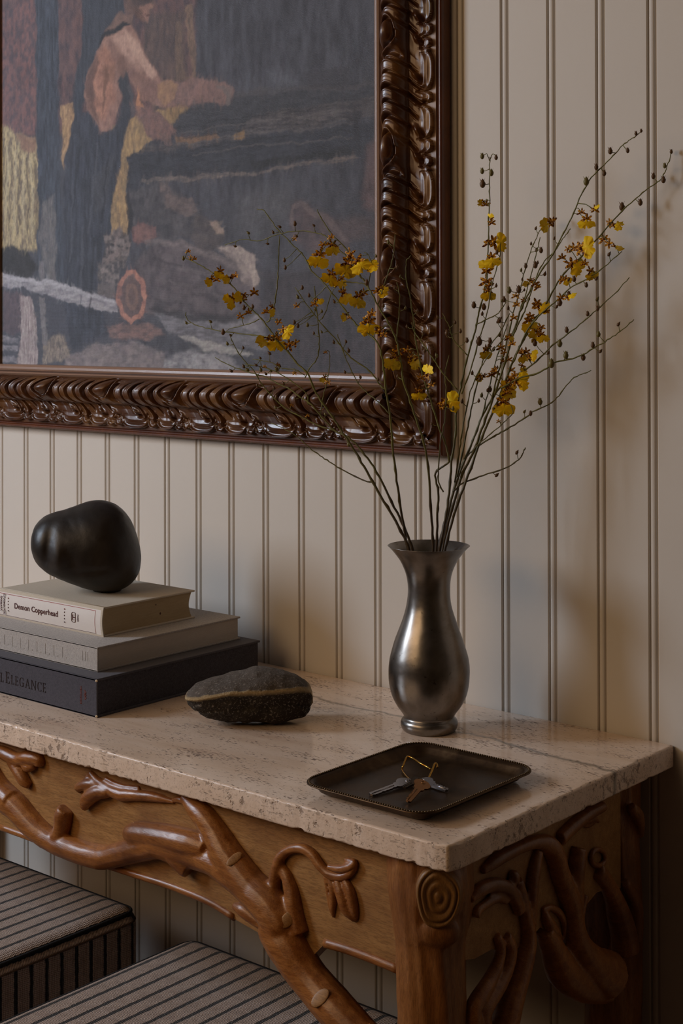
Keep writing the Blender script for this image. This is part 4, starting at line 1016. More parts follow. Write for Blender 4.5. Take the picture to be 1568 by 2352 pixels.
# ---------------------------------------------------------------- books
def text_mesh(body, size, mt, name, rotmat, loc, parent, align='LEFT', depth=.00012, xs_=1.0, off=0.0, spacing=1.0):
    c = bpy.data.curves.new(name, 'FONT'); c.body = body; c.size = size; c.align_x = align; c.align_y = 'CENTER'; c.extrude = depth; c.offset = off; c.space_character = spacing
    tmp = link(bpy.data.objects.new('tmp', c)); bpy.context.view_layer.update()
    me = bpy.data.meshes.new_from_object(tmp.evaluated_get(bpy.context.evaluated_depsgraph_get())); bpy.data.objects.remove(tmp)
    me.transform(Matrix.Diagonal((xs_, 1, 1, 1))); me.transform(Matrix.Translation(loc) @ rotmat.to_4x4()); me.materials.clear(); me.materials.append(mt)
    o = link(bpy.data.objects.new(name, me)); adopt(o, parent); return o
FRONT = Matrix(((1, 0, 0), (0, 0, -1), (0, 1, 0)))            # x right, text up = Z, facing -Y
DOWN = Matrix(((0, 1, 0), (0, 0, -1), (-1, 0, 0)))            # text runs downwards on the spine
def flat_poly(P, nrm, th, mt, name, parent):
    """thin plate from outline P"""
    n = len(P); bm = bmesh.new(); a = [bm.verts.new(p+nrm*th) for p in P]; b = [bm.verts.new(p) for p in P]
    bm.faces.new(a); [bm.faces.new((b[i], b[(i+1) % n], a[(i+1) % n], a[i])) for i in range(n)]
    bmesh.ops.recalc_face_normals(bm, faces=bm.faces); bmesh.ops.triangulate(bm, faces=[q for q in bm.faces if len(q.verts) > 4])
    return adopt(bm_obj(name, bm, mt), parent)
def book(label, x1, y0, y1, z0, z1, L, cloth, page, board=.0032, hang=.0035, roundsp=0.0, pin=.0):
    """lying book, spine facing -Y, tail edge facing +X. Planks for x,y,z; metres otherwise"""
    a = M(x1, y0, z0); b = M(x1, y1, z1); x0 = a.x-L
    t = root('book', Vector((a.x-L/2, (a.y+b.y)/2, a.z)), label, 'book', 'stacked books on the console')
    # boards
    bz = [(a.z, a.z+board), (b.z-board, b.z)]
    for z_0, z_1 in bz:
        box('cover_board', (x0, a.y+(.006 if roundsp else 0), z_0), (a.x, b.y, z_1), cloth, t, bev=.0009)
    # spine
    if roundsp:
        pts = []; n = 10; w_ = .0018
        for k in range(n+1):
            u = k/n; z = a.z+(b.z-a.z)*u; y = a.y+roundsp*(1-math.sin(math.pi*(.08+.84*u)))
            pts.append((y, z))
        V = []; F = []
        for xx in (x0, a.x):
            for y, z in pts: V.append((xx, y, z))
            for y, z in pts[::-1]: V.append((xx, y+w_, z))
        m_ = len(pts)*2
        for i in range(m_): F.append((i, (i+1) % m_, m_+(i+1) % m_, m_+i))
        F.append(tuple(range(m_-1, -1, -1))); F.append(tuple(range(m_, 2*m_)))
        sp_ = adopt(mobj('spine', V, F, cloth), t); smooth(sp_.data, False)
        adopt(mobj('hinge', *tube_geo([(x0, a.y+.0075, b.z-.0012), (a.x, a.y+.0075, b.z-.0012)], [.0016]*2, 8), cloth), t)
    else: box('spine', (x0, a.y, a.z), (a.x, a.y+board*.8, b.z), cloth, t, bev=.001)
    # page block with a shallow concave fore edge
    n = 12; V = []; F = []; zs_ = np.linspace(a.z+board, b.z-board, n+1)
    for xx in (x0+hang, a.x-hang):
        for z in zs_:
            u = (z-zs_[0])/(zs_[-1]-zs_[0]); V.append((xx, a.y+.004+(.0 if not roundsp else .004*(1-math.sin(math.pi*u))), z))
        for z in zs_[::-1]:
            u = (z-zs_[0])/(zs_[-1]-zs_[0]); V.append((xx, b.y-hang-pin*math.sin(math.pi*u), z))
    m_ = 2*(n+1)
    for i in range(m_): F.append((i, (i+1) % m_, m_+(i+1) % m_, m_+i))
    F.append(tuple(range(m_-1, -1, -1))); F.append(tuple(range(m_, 2*m_)))
    o = adopt(mobj('page_block', V, F, page), t); smooth(o.data, False)
    return t, a, b
zb0, zb1, zb2, zb3 = ZT, ZT+.695, ZT+.695+.455, ZT+.695+.455+.56
# bottom: a clothbound box with the big volume
t1, a, b = book('thick charcoal clothbound book, lowest in the stack, with dark serif lettering', -1.48, -5.12, -.86, zb0, zb1, .34, DARKC, DARKC, .0034, .0030)
def serif_word(word, x, z, h, parent, y, mt):
    """roman capitals with thick and thin strokes and serifs"""
    y -= .0001; th = .0002
    def q(pts): flat_poly([Vector((x+px*h, y, z+pz*h)) for px, pz in pts], Vector((0, -1, 0)), th, mt, 'lettering', parent)
    def rect(a_, b_, c_, d_): q([(a_, b_), (c_, b_), (c_, d_), (a_, d_)])
    def arc(cx, cy, rx, ry, t0, t1, thick, thin):
        o_ = []; i_ = []
        for k in range(13):
            th_ = math.radians(t0+(t1-t0)*k/12); w_ = thin+(thick-thin)*abs(math.cos(th_))
            o_.append((cx+rx*math.cos(th_), cy+ry*math.sin(th_))); i_.append((cx+(rx-w_)*math.cos(th_), cy+(ry-w_*.6)*math.sin(th_)))
        q(o_+i_[::-1])
    T, t = .13, .045
    adv = 0
    for ch, sc in word:
        h0 = h; h = h0*sc
        if ch == 'E':
            rect(.08, 0, .08+T, 1); rect(0, 0, .55, t); rect(0, 1-t, .52, 1); rect(.2, .49, .42, .49+t)
            rect(.50, 0, .55, .2); rect(.48, .82, .52, 1); rect(.39, .40, .43, .62); w_ = .66
        elif ch == 'L': rect(.08, 0, .08+T, 1); rect(0, 0, .55, t); rect(0, 1-t, .3, 1); rect(.50, 0, .56, .22); w_ = .64
        elif ch == 'G': arc(.42, .5, .42, .52, 50, 318, T, t); rect(.60, 0.05, .60+T, .46); rect(.50, .42, .84, .46); rect(.66, .72, .70, 1); w_ = .92
        elif ch == 'C': arc(.42, .5, .42, .52, 48, 312, T, t); rect(.66, .74, .70, 1); rect(.66, .02, .70, .2); w_ = .80
        elif ch == 'A':
            q([(.08, 0), (.14, 0), (.42, .96), (.38, 1.02)]); q([(.38, 1.02), (.44, 1.02), (.80, 0), (.66, 0)]); rect(.2, .30, .62, .345); rect(0, 0, .24, t); rect(.56, 0, .90, t); w_ = .92
        elif ch == 'N':
            rect(.10, 0, .15, 1); q([(.06, 1), (.22, 1), (.80, .0), (.74, -.03)]); rect(.74, 0, .79, 1); rect(0, 0, .26, t); rect(0, 1-t, .16, 1); rect(.64, 1-t, .90, 1); w_ = .98
        else: w_ = .4
        h_ = h; h = h0; x += (w_+.10)*h_
    return x
ys = a.y-.0002
e = at(13, 1566, Y=-5.12); hE = .0142
serif_word([('E', 1.25), ('L', 1), ('E', 1), ('G', 1), ('A', 1), ('N', 1), ('C', 1), ('E', 1)], at(13, 1566, Y=-5.12).x, at(13, 1568, Y=-5.12).z, hE, t1, ys, COPPER)
serif_word([('L', 1)], at(13, 1562, Y=-5.12).x-.0135, at(13, 1568, Y=-5.12).z, hE, t1, ys, COPPER)
p = at(186, 1596, Y=-5.12); text_mesh('VENDOME', .0052, COPPER2, 'lettering', DOWN, Vector((p.x, ys-.0001, p.z)), t1, 'CENTER', off=.00012, spacing=1.15)
p = at(196, 1600, Y=-5.12)
for k, (dz, w_) in enumerate([(.006, .0), (.0022, .0028), (-.0016, .0028)]):      # small leaf emblem: chevrons
    c0 = Vector((p.x, ys, p.z+dz))
    flat_poly([c0+Vector((-.0028, 0, .0030)), c0+Vector((-.0010, 0, .0036)), c0+Vector((.0030, 0, 0)), c0+Vector((-.0010, 0, -.0036)), c0+Vector((-.0028, 0, -.0030)), c0+Vector((.0012, 0, 0))], Vector((0, -1, 0)), .0002, COPPER2, 'emblem', t1)
# worn, pale corners of the spine
for zz in (zb0+.03, zb1-.03):
    adopt(mobj('worn_corner', *ball_geo(M(-1.487, -5.118, zz), (.0022, .0018, .0018), None, 10, 8), WORN), t1)
t2, a, b = book('grey linen book in the middle of the stack, its spine blind stamped', -1.87, -4.77, -1.03, zb1, zb2, .33, GREYC, PAGE_NEW, .003, .0032, 0, .0)
for k in range(14): # blind stamped marks, pressed and barely visible
    x_ = M(-1.87, 0, 0).x-.335+.022*k*.95; zc = (a.z+b.z)/2; 
    if x_ < a.x-.075 or k in ():
        flat_poly([Vector((x_, a.y-.0001, zc-.008)), Vector((x_+.0022, a.y-.0001, zc-.008)), Vector((x_+.0022, a.y-.0001, zc+.008)), Vector((x_, a.y-.0001, zc+.008))], Vector((0, -1, 0)), .0003, GREYC, 'stamped_mark', t2)
        flat_poly([Vector((x_+.004, a.y-.0001, zc-.008)), Vector((x_+.012, a.y-.0001, zc-.008)), Vector((x_+.012, a.y-.0001, zc-.006)), Vector((x_+.004, a.y-.0001, zc-.006))], Vector((0, -1, 0)), .0003, GREYC, 'stamped_mark', t2)
for k in range(3):
    x_ = a.x-.036+.006*k; zc = (a.z+b.z)/2+.002
    flat_poly([Vector((x_, a.y-.0001, zc-.007)), Vector((x_+.0018, a.y-.0001, zc-.007)), Vector((x_+.0018, a.y-.0001, zc+.007)), Vector((x_, a.y-.0001, zc+.007))], Vector((0, -1, 0)), .0003, GREYC, 'stamped_mark', t2)
t3, a, b = book('cream novel on top of the stack, spine printed with its title in dark red', -2.47, -4.15, -1.72, zb2, zb3, .266, CREAM, PAGE_OLD, .0028, .0042, .0045, .006)
# paper label wrapped on the rounded spine
def spine_pt(x, u, lift): 
    z = a.z+(b.z-a.z)*u; y = a.y+.0045*(1-math.sin(math.pi*(.08+.84*u)))-lift
    return Vector((x, y, z))
xl0, xl1 = a.x-.262, a.x-.0165
def wrap(x0_, x1_, u0, u1, lift, mt, name, nu=8):
    V = []; F = []
    for k in range(nu+1):
        u = u0+(u1-u0)*k/nu; V += [spine_pt(x0_, u, lift), spine_pt(x1_, u, lift)]
    for k in range(nu): F.append((2*k, 2*k+1, 2*k+3, 2*k+2))
    return adopt(mobj(name, V, F, mt), t3)
wrap(a.x-.264, a.x-.004, .06, .90, .0001, LABEL, 'spine_label')
wrap(xl0, xl1, .845, .862, .0003, RED, 'red_border', 2); wrap(xl0, xl1, .075, .088, .0003, INK, 'red_border', 2)
wrap(xl1-.0008, xl1, .075, .862, .0003, RED, 'red_border', 8)
def sp_px(x, y): return at(x, y, Y=-4.15)
p = sp_px(33, 1396); p2 = sp_px(133, 1410); W_ = p2.x-p.x
o = text_mesh('Demon Copperhead', .0125, INK, 'lettering', FRONT, Vector((p.x, a.y-.0004, (a.z+b.z)/2-.0005)), t3, 'LEFT', off=.00018, spacing=1.05)
wd = max(v.co.x for v in o.data.vertices)-p.x
for v in o.data.vertices: v.co.x = p.x+(v.co.x-p.x)*W_/wd
# slab serifs at the feet of the tall letters
for x_, y_ in []: pass
zc = (a.z+b.z)/2
p = sp_px(3, 1390); text_mesh('BARBARA', .0058, INK, 'lettering', DOWN, Vector((p.x, a.y-.0006, zc)), t3, 'CENTER', off=.00008)
p = sp_px(10, 1390); text_mesh('KINGSOLVER', .0058, INK, 'lettering', DOWN, Vector((p.x, a.y-.0006, zc)), t3, 'CENTER', off=.00008)
for xpix in (19, 148):
    p = sp_px(xpix, 1395)
    for k in range(5):
        V, F = ball_geo(Vector((p.x, a.y-.0001-.0002, zc+(k-2)*.0052)), (.0011, .0006, .0011), None, 8, 6)
        adopt(mobj('printed_dot', V, F, INK if k < 4 else RED), t3)
# publisher's mark: rounded frame with an upright T like sprig
p = sp_px(169, 1419); cx_ = p.x; P_ = []
for k in range(29):
    th = 2*math.pi*k/28; e_ = .55
    P_.append(Vector((cx_+.0050*math.copysign(abs(math.cos(th))**e_, math.cos(th)), a.y-.0003, zc+.0078*math.copysign(abs(math.sin(th))**e_, math.sin(th)))))
adopt(mobj('publisher_mark', *tube_geo(P_, [.00045]*29, 6, cap=False), INK), t3)
for pts in [[(-.0034, .0042), (-.0016, .0042), (-.0016, -.0042), (-.0034, -.0042)], [(-.002, .0008), (.0036, .0008), (.0036, -.0008), (-.002, -.0008)], [(.0008, .005), (.0014, .005), (.0014, .0022), (.0008, .0022)], [(.0008, -.0022), (.0014, -.0022), (.0014, -.005), (.0008, -.005)]]:
    flat_poly([Vector((cx_+x_, a.y-.0003, zc+z_)) for x_, z_ in pts], Vector((0, -1, 0)), .0002, INK, 'publisher_mark', t3)
p = sp_px(179, 1421); text_mesh('FABER', .0040, INK, 'lettering', DOWN, Vector((p.x, a.y-.0006, zc)), t3, 'CENTER', off=.00005)
# brown nicks on the tail edge of the pages
for x_, y_, r_ in [(358, 1389, .0011), (368, 1409, .0016)]:
    q_ = at(x_, y_, X=-2.52); V, F = ball_geo(q_, (.0004, r_, r_*1.3), None, 10, 6); adopt(mobj('page_stain', V, F, INK), t3)
    q_.x = a.x-.0042; 

# ---------------------------------------------------------------- stones
def view_axes(P):
    d = Vector((P.x-CAM.x, P.y-CAM.y, 0)).normalized(); return Vector((d.y, -d.x, 0)), d, Vector((0, 0, 1))
def on_plane(x, y, P):
    """point seen at photo pixel x, y on the upright plane through P that faces the camera"""
    a, d, z = view_axes(P); r = FW + RT*((x-784)/FPX) - UP*((y-CY)/FPX)
    return CAM + r*((P-CAM).dot(d)/r.dot(d))
def rock():
    """closed surface: its outline in the view plane, rounded in depth, with a hollow on the left"""
    p0 = at(205, 1290, Y=-3.15); a, d, z = view_axes(p0)
    ol = [(230, 380), (245, 300), (280, 230), (340, 190), (430, 165), (520, 140), (600, 105), (680, 82), (760, 78), (830, 88), (900, 125), (950, 180), (1000, 270), (1035, 370), (1055, 480), (1055, 560), (1030, 640), (980, 690), (920, 730), (840, 745), (760, 742), (660, 730), (560, 700), (450, 655), (360, 620), (300, 580), (260, 520), (235, 450)]
    an, ra = [], []
    for x, y in ol:
        v = on_plane(x/3.267, 1150+y/3.267, p0)-p0; an.append(math.atan2(v.z, v.dot(a))); ra.append(math.hypot(v.z, v.dot(a)))
    o_ = np.argsort(an); an = np.array(an)[o_]; ra = np.array(ra)[o_]; an = np.r_[an-2*math.pi, an, an+2*math.pi]; ra = np.r_[ra, ra, ra]
    bm = bmesh.new(); bmesh.ops.create_icosphere(bm, subdivisions=6, radius=1)
    me = bpy.data.meshes.new('river_stone'); bm.to_mesh(me); bm.free(); me.materials.append(ROCK)
    u = get_co(me); u /= np.linalg.norm(u, axis=1)[:, None]
    al = np.arctan2(u[:, 2], u[:, 0]); S = np.interp(al, an, ra)
    for k in (.06, .12): S = (S+np.interp(al+k, an, ra)+np.interp(al-k, an, ra))/3
    cs = np.hypot(u[:, 0], u[:, 2]); sn = np.abs(u[:, 1])
    D = .074+.012*u[:, 0]
    r = 1/((cs/S)**2.3+(sn/D)**2.3)**(1/2.3)
    px = u[:, 0]*r; pz = u[:, 2]*r; pd = u[:, 1]*r
    front = np.clip(-pd/.03, 0, 1)
    def g(cx, cz, sx, sz, rot=0):
        dx, dz = px-cx, pz-cz; c_, s_ = math.cos(rot), math.sin(rot); e, f_ = dx*c_+dz*s_, -dx*s_+dz*c_
        return np.exp(-(e/sx)**2-(f_/sz)**2)*front
    P0 = lambda x, y: (lambda v: (v.dot(a), v.z))(on_plane(x/3.267, 1150+y/3.267, p0)-p0)
    q1 = P0(372, 380); q2 = P0(540, 520); q3 = P0(690, 560); q4 = P0(430, 470)
    pd = pd+.0058*g(*q1, .0085, .034, -.12)-.006*g(*q4, .012, .03, .1)+.003*g(*q2, .012, .022, .5)+.0035*g(*q3, .022, .006, .1)-.005*g(*P0(285, 400), .02, .03)
    co = np.array(p0)+px[:, None]*np.array(a)+pd[:, None]*np.array(d)+pz[:, None]*np.array(z)
    nrm = co-np.array(p0); nrm /= np.linalg.norm(nrm, axis=1)[:, None]
    co += nrm*(.0009*pnoise(co, .03, 21, 3))[:, None]
    zb = M(0, 0, zb3).z+.0004; co[:, 2] += zb-co[:, 2].min()
    co[:, 2] = np.where(co[:, 2] < zb+.003, zb+(co[:, 2]-zb)*.25, co[:, 2])
    c = co.mean(0); c[2] = zb; set_co(me, co-c); smooth(me)
    o = link(bpy.data.objects.new('river_stone', me)); o.location = c
    tag(o, 'smooth black river stone, big and rounded, resting on the stack of books', 'stone')
rock()
def band_stone():
    """long broken stone: smooth dark cap, pale band along the ledge, rough undercut below"""
    Yc = -3.55
    xs_ = [428, 434, 450, 480, 520, 560, 590, 620, 650, 680, 700, 710, 716, 718]
    top = [1624, 1612, 1598, 1587, 1577, 1568, 1561, 1563, 1569, 1579, 1590, 1602, 1620, 1638]
    bnd = [1626, 1625, 1622, 1613, 1603, 1600, 1600, 1598, 1596, 1597, 1602, 1606, 1620, 1638]
    bot = [1628, 1640, 1652, 1672, 1676, 1677, 1679, 1681, 1680, 1674, 1668, 1660, 1652, 1640]
    n = 150; m_ = 96; X = np.linspace(428, 718, n); T_ = np.interp(X, xs_, top); Bn = np.interp(X, xs_, bnd); Bo = np.interp(X, xs_, bot)
    wd = 2.0-.0*X
    V = np.zeros((n, m_, 3)); A = np.zeros((n, m_, 3))
    p0 = at(575, 1640, Y=Yc); k = 1/ppm(p0); a, d, z = view_axes(p0)
    zt0 = .80
    for i, x in enumerate(X):
        u = (x-428)/290; dep = .050*(max(0, 1-abs(2*u-1)**2.6))**.45+.003
        pT = on_plane(x, T_[i], p0)-p0; pM = on_plane(x, Bn[i], p0)-p0; pB = on_plane(x, Bo[i], p0)-p0
        sx = pM.dot(a); zT, zM, zB = pT.z, pM.z, pB.z
        for j in range(m_):
            th = 2*math.pi*j/m_; c_, s_ = math.cos(th), math.sin(th)      # c_ towards the camera = -d
            if s_ >= 0:
                zz = zM+(zT-zM)*s_**1.1; dd = dep*(abs(c_)**.75)
            else:
                q = -s_; zz = zM+(zB-zM)*q**.9; dd = dep*(abs(c_)**.55)*(1-.13*min(1, q*6))
            dd *= 1 if c_ > 0 else .8
            co_ = p0+a*sx-d*(dd*math.copysign(1, c_))+z*(zz-p0.z*0)
            V[i, j] = co_
            f_ = (zz-zM)
            A[i, j, 0] = 1 if s_ > 0.05 else 0
            A[i, j, 1] = 0
    co = V.reshape(-1, 3)
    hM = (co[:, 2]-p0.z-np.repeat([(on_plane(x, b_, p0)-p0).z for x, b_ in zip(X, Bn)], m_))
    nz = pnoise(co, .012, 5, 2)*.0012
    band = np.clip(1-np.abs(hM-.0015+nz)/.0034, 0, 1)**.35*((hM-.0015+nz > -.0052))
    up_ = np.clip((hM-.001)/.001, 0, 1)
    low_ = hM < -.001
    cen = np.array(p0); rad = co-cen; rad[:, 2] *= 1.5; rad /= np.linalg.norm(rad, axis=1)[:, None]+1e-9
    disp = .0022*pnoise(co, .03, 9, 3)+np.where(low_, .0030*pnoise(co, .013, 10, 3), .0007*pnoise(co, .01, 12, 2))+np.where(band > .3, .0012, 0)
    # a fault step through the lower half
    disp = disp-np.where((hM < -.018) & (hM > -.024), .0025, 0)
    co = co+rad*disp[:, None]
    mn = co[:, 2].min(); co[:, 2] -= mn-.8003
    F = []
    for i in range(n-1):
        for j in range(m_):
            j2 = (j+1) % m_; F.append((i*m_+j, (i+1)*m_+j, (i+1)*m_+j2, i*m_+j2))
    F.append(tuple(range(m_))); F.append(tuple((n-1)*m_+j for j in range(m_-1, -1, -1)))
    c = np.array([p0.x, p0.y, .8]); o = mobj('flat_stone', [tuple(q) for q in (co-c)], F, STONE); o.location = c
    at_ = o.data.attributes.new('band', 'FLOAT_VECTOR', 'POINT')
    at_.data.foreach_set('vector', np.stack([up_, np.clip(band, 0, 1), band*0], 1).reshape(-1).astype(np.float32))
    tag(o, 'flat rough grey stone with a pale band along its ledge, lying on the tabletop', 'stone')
band_stone()

# ---------------------------------------------------------------- vase
VC = at(985.3, 1676.5, Z=ZT); VX, VY = VC.x/U, VC.y/U
kv = 1/ppm(VC)
def vase():
    outl = [(388, 2175+42, 0), (405, 2212, 0)]
    raw = [(0, 2216), (250, 2216), (268, 2212), (285, 2190), (296, 2155), (296, 2125), (286, 2100), (270, 2082), (262, 2065), (270, 2045), (292, 2010), (325, 1965), (352, 1922), (382, 1860), (402, 1790), (415, 1720), (421, 1640), (421, 1560), (412, 1470), (395, 1390), (370, 1300), (345, 1220), (316, 1140), (286, 1060), (258, 975), (236, 890), (223, 800), (219, 720), (223, 640), (236, 560), (262, 480), (300, 400), (345, 335), (385, 285), (418, 250), (427, 243)]
    # zoomed px -> metres: height above the table measured on the vase axis
    z0 = None; prof = []
    base_y = 2216
    ztop = at(985.3, 1253.5, Y=VY).z-.80
    for hw, y in raw:
        z = (base_y-y)/(base_y-243)*ztop; prof.append((hw/4.523*kv, z))
    prof[0] = (0.0005, 0); prof[1] = (prof[1][0], 0)
    q = catmull(prof[1:], 4); q[:, 0] = np.maximum(q[:, 0], .0005)
    outer = [(prof[0][0], 0)]+[(float(r), float(max(0, z))) for r, z in q]
    inner = [(r-.0013, z+.0002) for r, z in outer[::-1] if z > .02]+[(.0005, .0205)]
    V, F = lathe_geo(outer+inner, 128, Vector((VC.x, VC.y, .8002)))
    c = Vector((VC.x, VC.y, .8)); V = [v-c for v in V]
    o = mobj('vase', V, F, PEWTER); o.location = c
    co = get_co(o.data); no = get_no(o.data); w_ = np.clip(co[:, 2]/.02, 0, 1)*np.clip((.262-co[:, 2])/.02, 0, 1)
    set_co(o.data, co+no*(.00045*pnoise(co, .03, 4, 3)*w_)[:, None]); smooth(o.data)
    tag(o, 'slender aged pewter vase with a flared rim and pear shaped body', 'vase')
    return ztop
VH = vase()

# ---------------------------------------------------------------- tray, ring and keys
def tray():
    x0, x1, y0, y1 = 4.17, 6.62, -6.06, -3.10
    c = M((x0+x1)/2, (y0+y1)/2, ZT); hx, hy = (x1-x0)/2*U, (y1-y0)/2*U
    def ring_pts(inset, rad, n=14):
        P = []; ax, ay = hx-inset, hy-inset; r = max(rad-inset, .004)
        for (sx, sy, a0) in [(1, 1, 0), (-1, 1, 90), (-1, -1, 180), (1, -1, 270)]:
            for k in range(n):
                th = math.radians(a0+90*k/(n-1)); P.append((sx*(ax-r)+r*math.cos(th), sy*(ay-r)+r*math.sin(th)))
        return P
    R = .034
    prof = [(.0, .0148), (.0, .0160), (.0022, .0166), (.0044, .0160), (.0075, .0150), (.0105, .0125), (.0150, .0068), (.0205, .0038), (.028, .0030), (.06, .0030)]
    under = [(.06, .0014), (.030, .0006), (.0215, .0014), (.016, .0044), (.0115, .0098), (.0078, .0132), (.0044, .0143), (.0, .0148)]
    V = []; F = []
    allp = prof+under; n = 56
    # floor centre closes the inside ring
    for ins, z in allp: V += [(p[0], p[1], z) for p in ring_pts(ins, R)]
    m_ = len(allp)
    for i in range(m_-1):
        if i == len(prof)-1: continue
        for k in range(n): k2 = (k+1) % n; F.append((i*n+k, i*n+k2, (i+1)*n+k2, (i+1)*n+k))
    F.append(tuple((len(prof)-1)*n+k for k in range(n))); F.append(tuple(len(prof)*n+k for k in range(n-1, -1, -1)))
    t = root('tray', c, 'dark bronze rectangular tray with a beaded rim, near the front of the tabletop', 'tray')
    t.location.z = .8
    o = mobj('dish', V, F, TRAY, t)
    # beaded rim, one bead every 3.6 mm
    ring = ring_pts(.0028, R, 30); ring.append(ring[0]); L = 0; out = []
    seg = [math.dist(ring[i], ring[i+1]) for i in range(len(ring)-1)]; tot = sum(seg); nb = int(tot/.0036); 
    i = 0; acc = 0
    for b_ in range(nb):
        s = b_*tot/nb
        while acc+seg[i] < s: acc += seg[i]; i += 1
        u = (s-acc)/max(seg[i], 1e-9); out.append((ring[i][0]+(ring[i+1][0]-ring[i][0])*u, ring[i][1]+(ring[i+1][1]-ring[i][1])*u))
    g = [ball_geo(Vector((x, y, .0166)), (.00165, .00165, .0013), None, 8, 6) for x, y in out]
    V, F = merge(g); o = mobj('beaded_rim', V, F, BEAD, t); o['kind'] = 'stuff'
    return t
tray()
TZ = ZT+.0032/U
def wire(pts, r, mt, name, label, cat, group=None):
    q = catmull([tuple(p) for p in pts], 8); c = Vector(q.mean(0)); 
    V, F = tube_geo([Vector(p)-c for p in q], [r]*len(q), 10)
    o = mobj(name, V, F, mt); o.location = c; return tag(o, label, cat, group)
def tp(x, y, h): return at(x, y, Z=TZ+h/U)
wire([tp(950, 1797, .006), tp(938, 1788, .003), tp(928, 1777, .002), tp(923, 1767, .003), tp(925, 1760, .007), tp(931, 1745, .012), tp(935, 1738, .014), tp(940, 1738, .014), tp(948, 1742, .013), tp(965, 1753, .012), tp(980, 1761, .010), tp(989, 1767, .009)], .0013, BRASS, 'key_ring', 'bent brass wire loop holding the keys on the tray', 'key ring')
wire([tp(983, 1790, .003), tp(988, 1779, .007), tp(993, 1768, .011), tp(997, 1757, .015), tp(1000, 1753, .016), tp(1003, 1756, .015), tp(1004, 1763, .013)], .0014, BRASS, 'key_ring_clasp', 'short brass hooked bar closing the wire loop, right of the keys', 'key ring')
def key(label, tip, bow, h_tip, h_bow, mt, tilt=0, bl=1.0, side_=1):
    """key with a rounded bow, a shouldered blade, cut teeth and a milled groove"""
    a = tp(*tip, h_tip); b = tp(*bow, h_bow); d = (b-a); L = d.length; d.normalize()
    nrm = Vector((0, 0, 1)); w_ = nrm.cross(d).normalized(); nrm = d.cross(w_).normalized()*1
    if tilt: w_ = (w_*math.cos(tilt)+nrm*math.sin(tilt)); nrm = d.cross(w_)
    bw = .0042*bl; pts = [(0, .0008), (.0015, bw-.0002), (L*.60, bw), (L*.64, .0065), (L*.70, .0068)]
    R_ = .0108*bl; cxx = L*.70+R_*.85
    for k in range(13):
        th = math.radians(145-290*k/12); pts.append((cxx+R_*math.cos(th)*.9, R_*math.sin(th)))
    pts += [(L*.70, -.0068), (L*.64, -.0065), (L*.60, -.0036)]
    nt = 6; r = random.Random(hash(label) % 99 if False else len(label))
    for k in range(nt):
        x = L*.56-k*(L*.54/nt); dpt = r.choice([.0004, .0012, .0020]); pts += [(x, -bw+.0004), (x-L*.03, -bw+.0004+dpt), (x-L*.055, -bw+.0004+dpt)]
    pts += [(.001, -.0022)]
    bm = bmesh.new(); T_ = .0011
    top = [bm.verts.new(a+d*x+w_*(y*side_)+nrm*T_) for x, y in pts]; bo = [bm.verts.new(a+d*x+w_*(y*side_)-nrm*T_) for x, y in pts]
    n_ = len(pts); bm.faces.new(top); bm.faces.new(bo[::-1])
    for i in range(n_): bm.faces.new((top[i], bo[i], bo[(i+1) % n_], top[(i+1) % n_]))
    bmesh.ops.recalc_face_normals(bm, faces=bm.faces); bmesh.ops.triangulate(bm, faces=[f for f in bm.faces if len(f.verts) > 4])
    c = (a+b)/2; bmesh.ops.translate(bm, verts=bm.verts[:], vec=-c)
    t = bm_obj('key', bm, mt); t.location = c; tag(t, label, 'key', 'keys on the tray')
    # milled ridge along the blade
    P = [a+d*(L*.03)+nrm*(T_)+w_*(.0006), a+d*(L*.58)+nrm*T_+w_*.0006]
    V, F = tube_geo([p-c for p in P], [.0007, .0007], 6); mobj('milled_ridge', V, F, mt, t)
    # hole rim in the bow
    hc = a+d*(cxx+R_*.35)+nrm*T_-c; Rg = [hc+d*(.0026*math.cos(q))+w_*(.0026*math.sin(q)) for q in np.linspace(0, 2*math.pi, 13)]
    V, F = tube_geo(Rg, [.0006]*13, 6, cap=False); mobj('bow_hole_rim', V, F, mt, t)
    return t
key('silver key pointing left on the tray', (851, 1826), (944, 1792), .0015, .0052, STEEL, .1, 1.15)
key('silver key pointing right on the tray', (1029, 1815), (972, 1795), .0030, .0045, STEEL, -.2, 1.05, 1)
key('bronze key pointing towards the front of the tray', (935, 1841), (974, 1796), .0030, .0110, BRASS_OLD, .35, 1.0, -1)
key('small dark key lying on top of the other keys', (927, 1809), (958, 1794), .0095, .0120, DARKKEY, .3, .8)

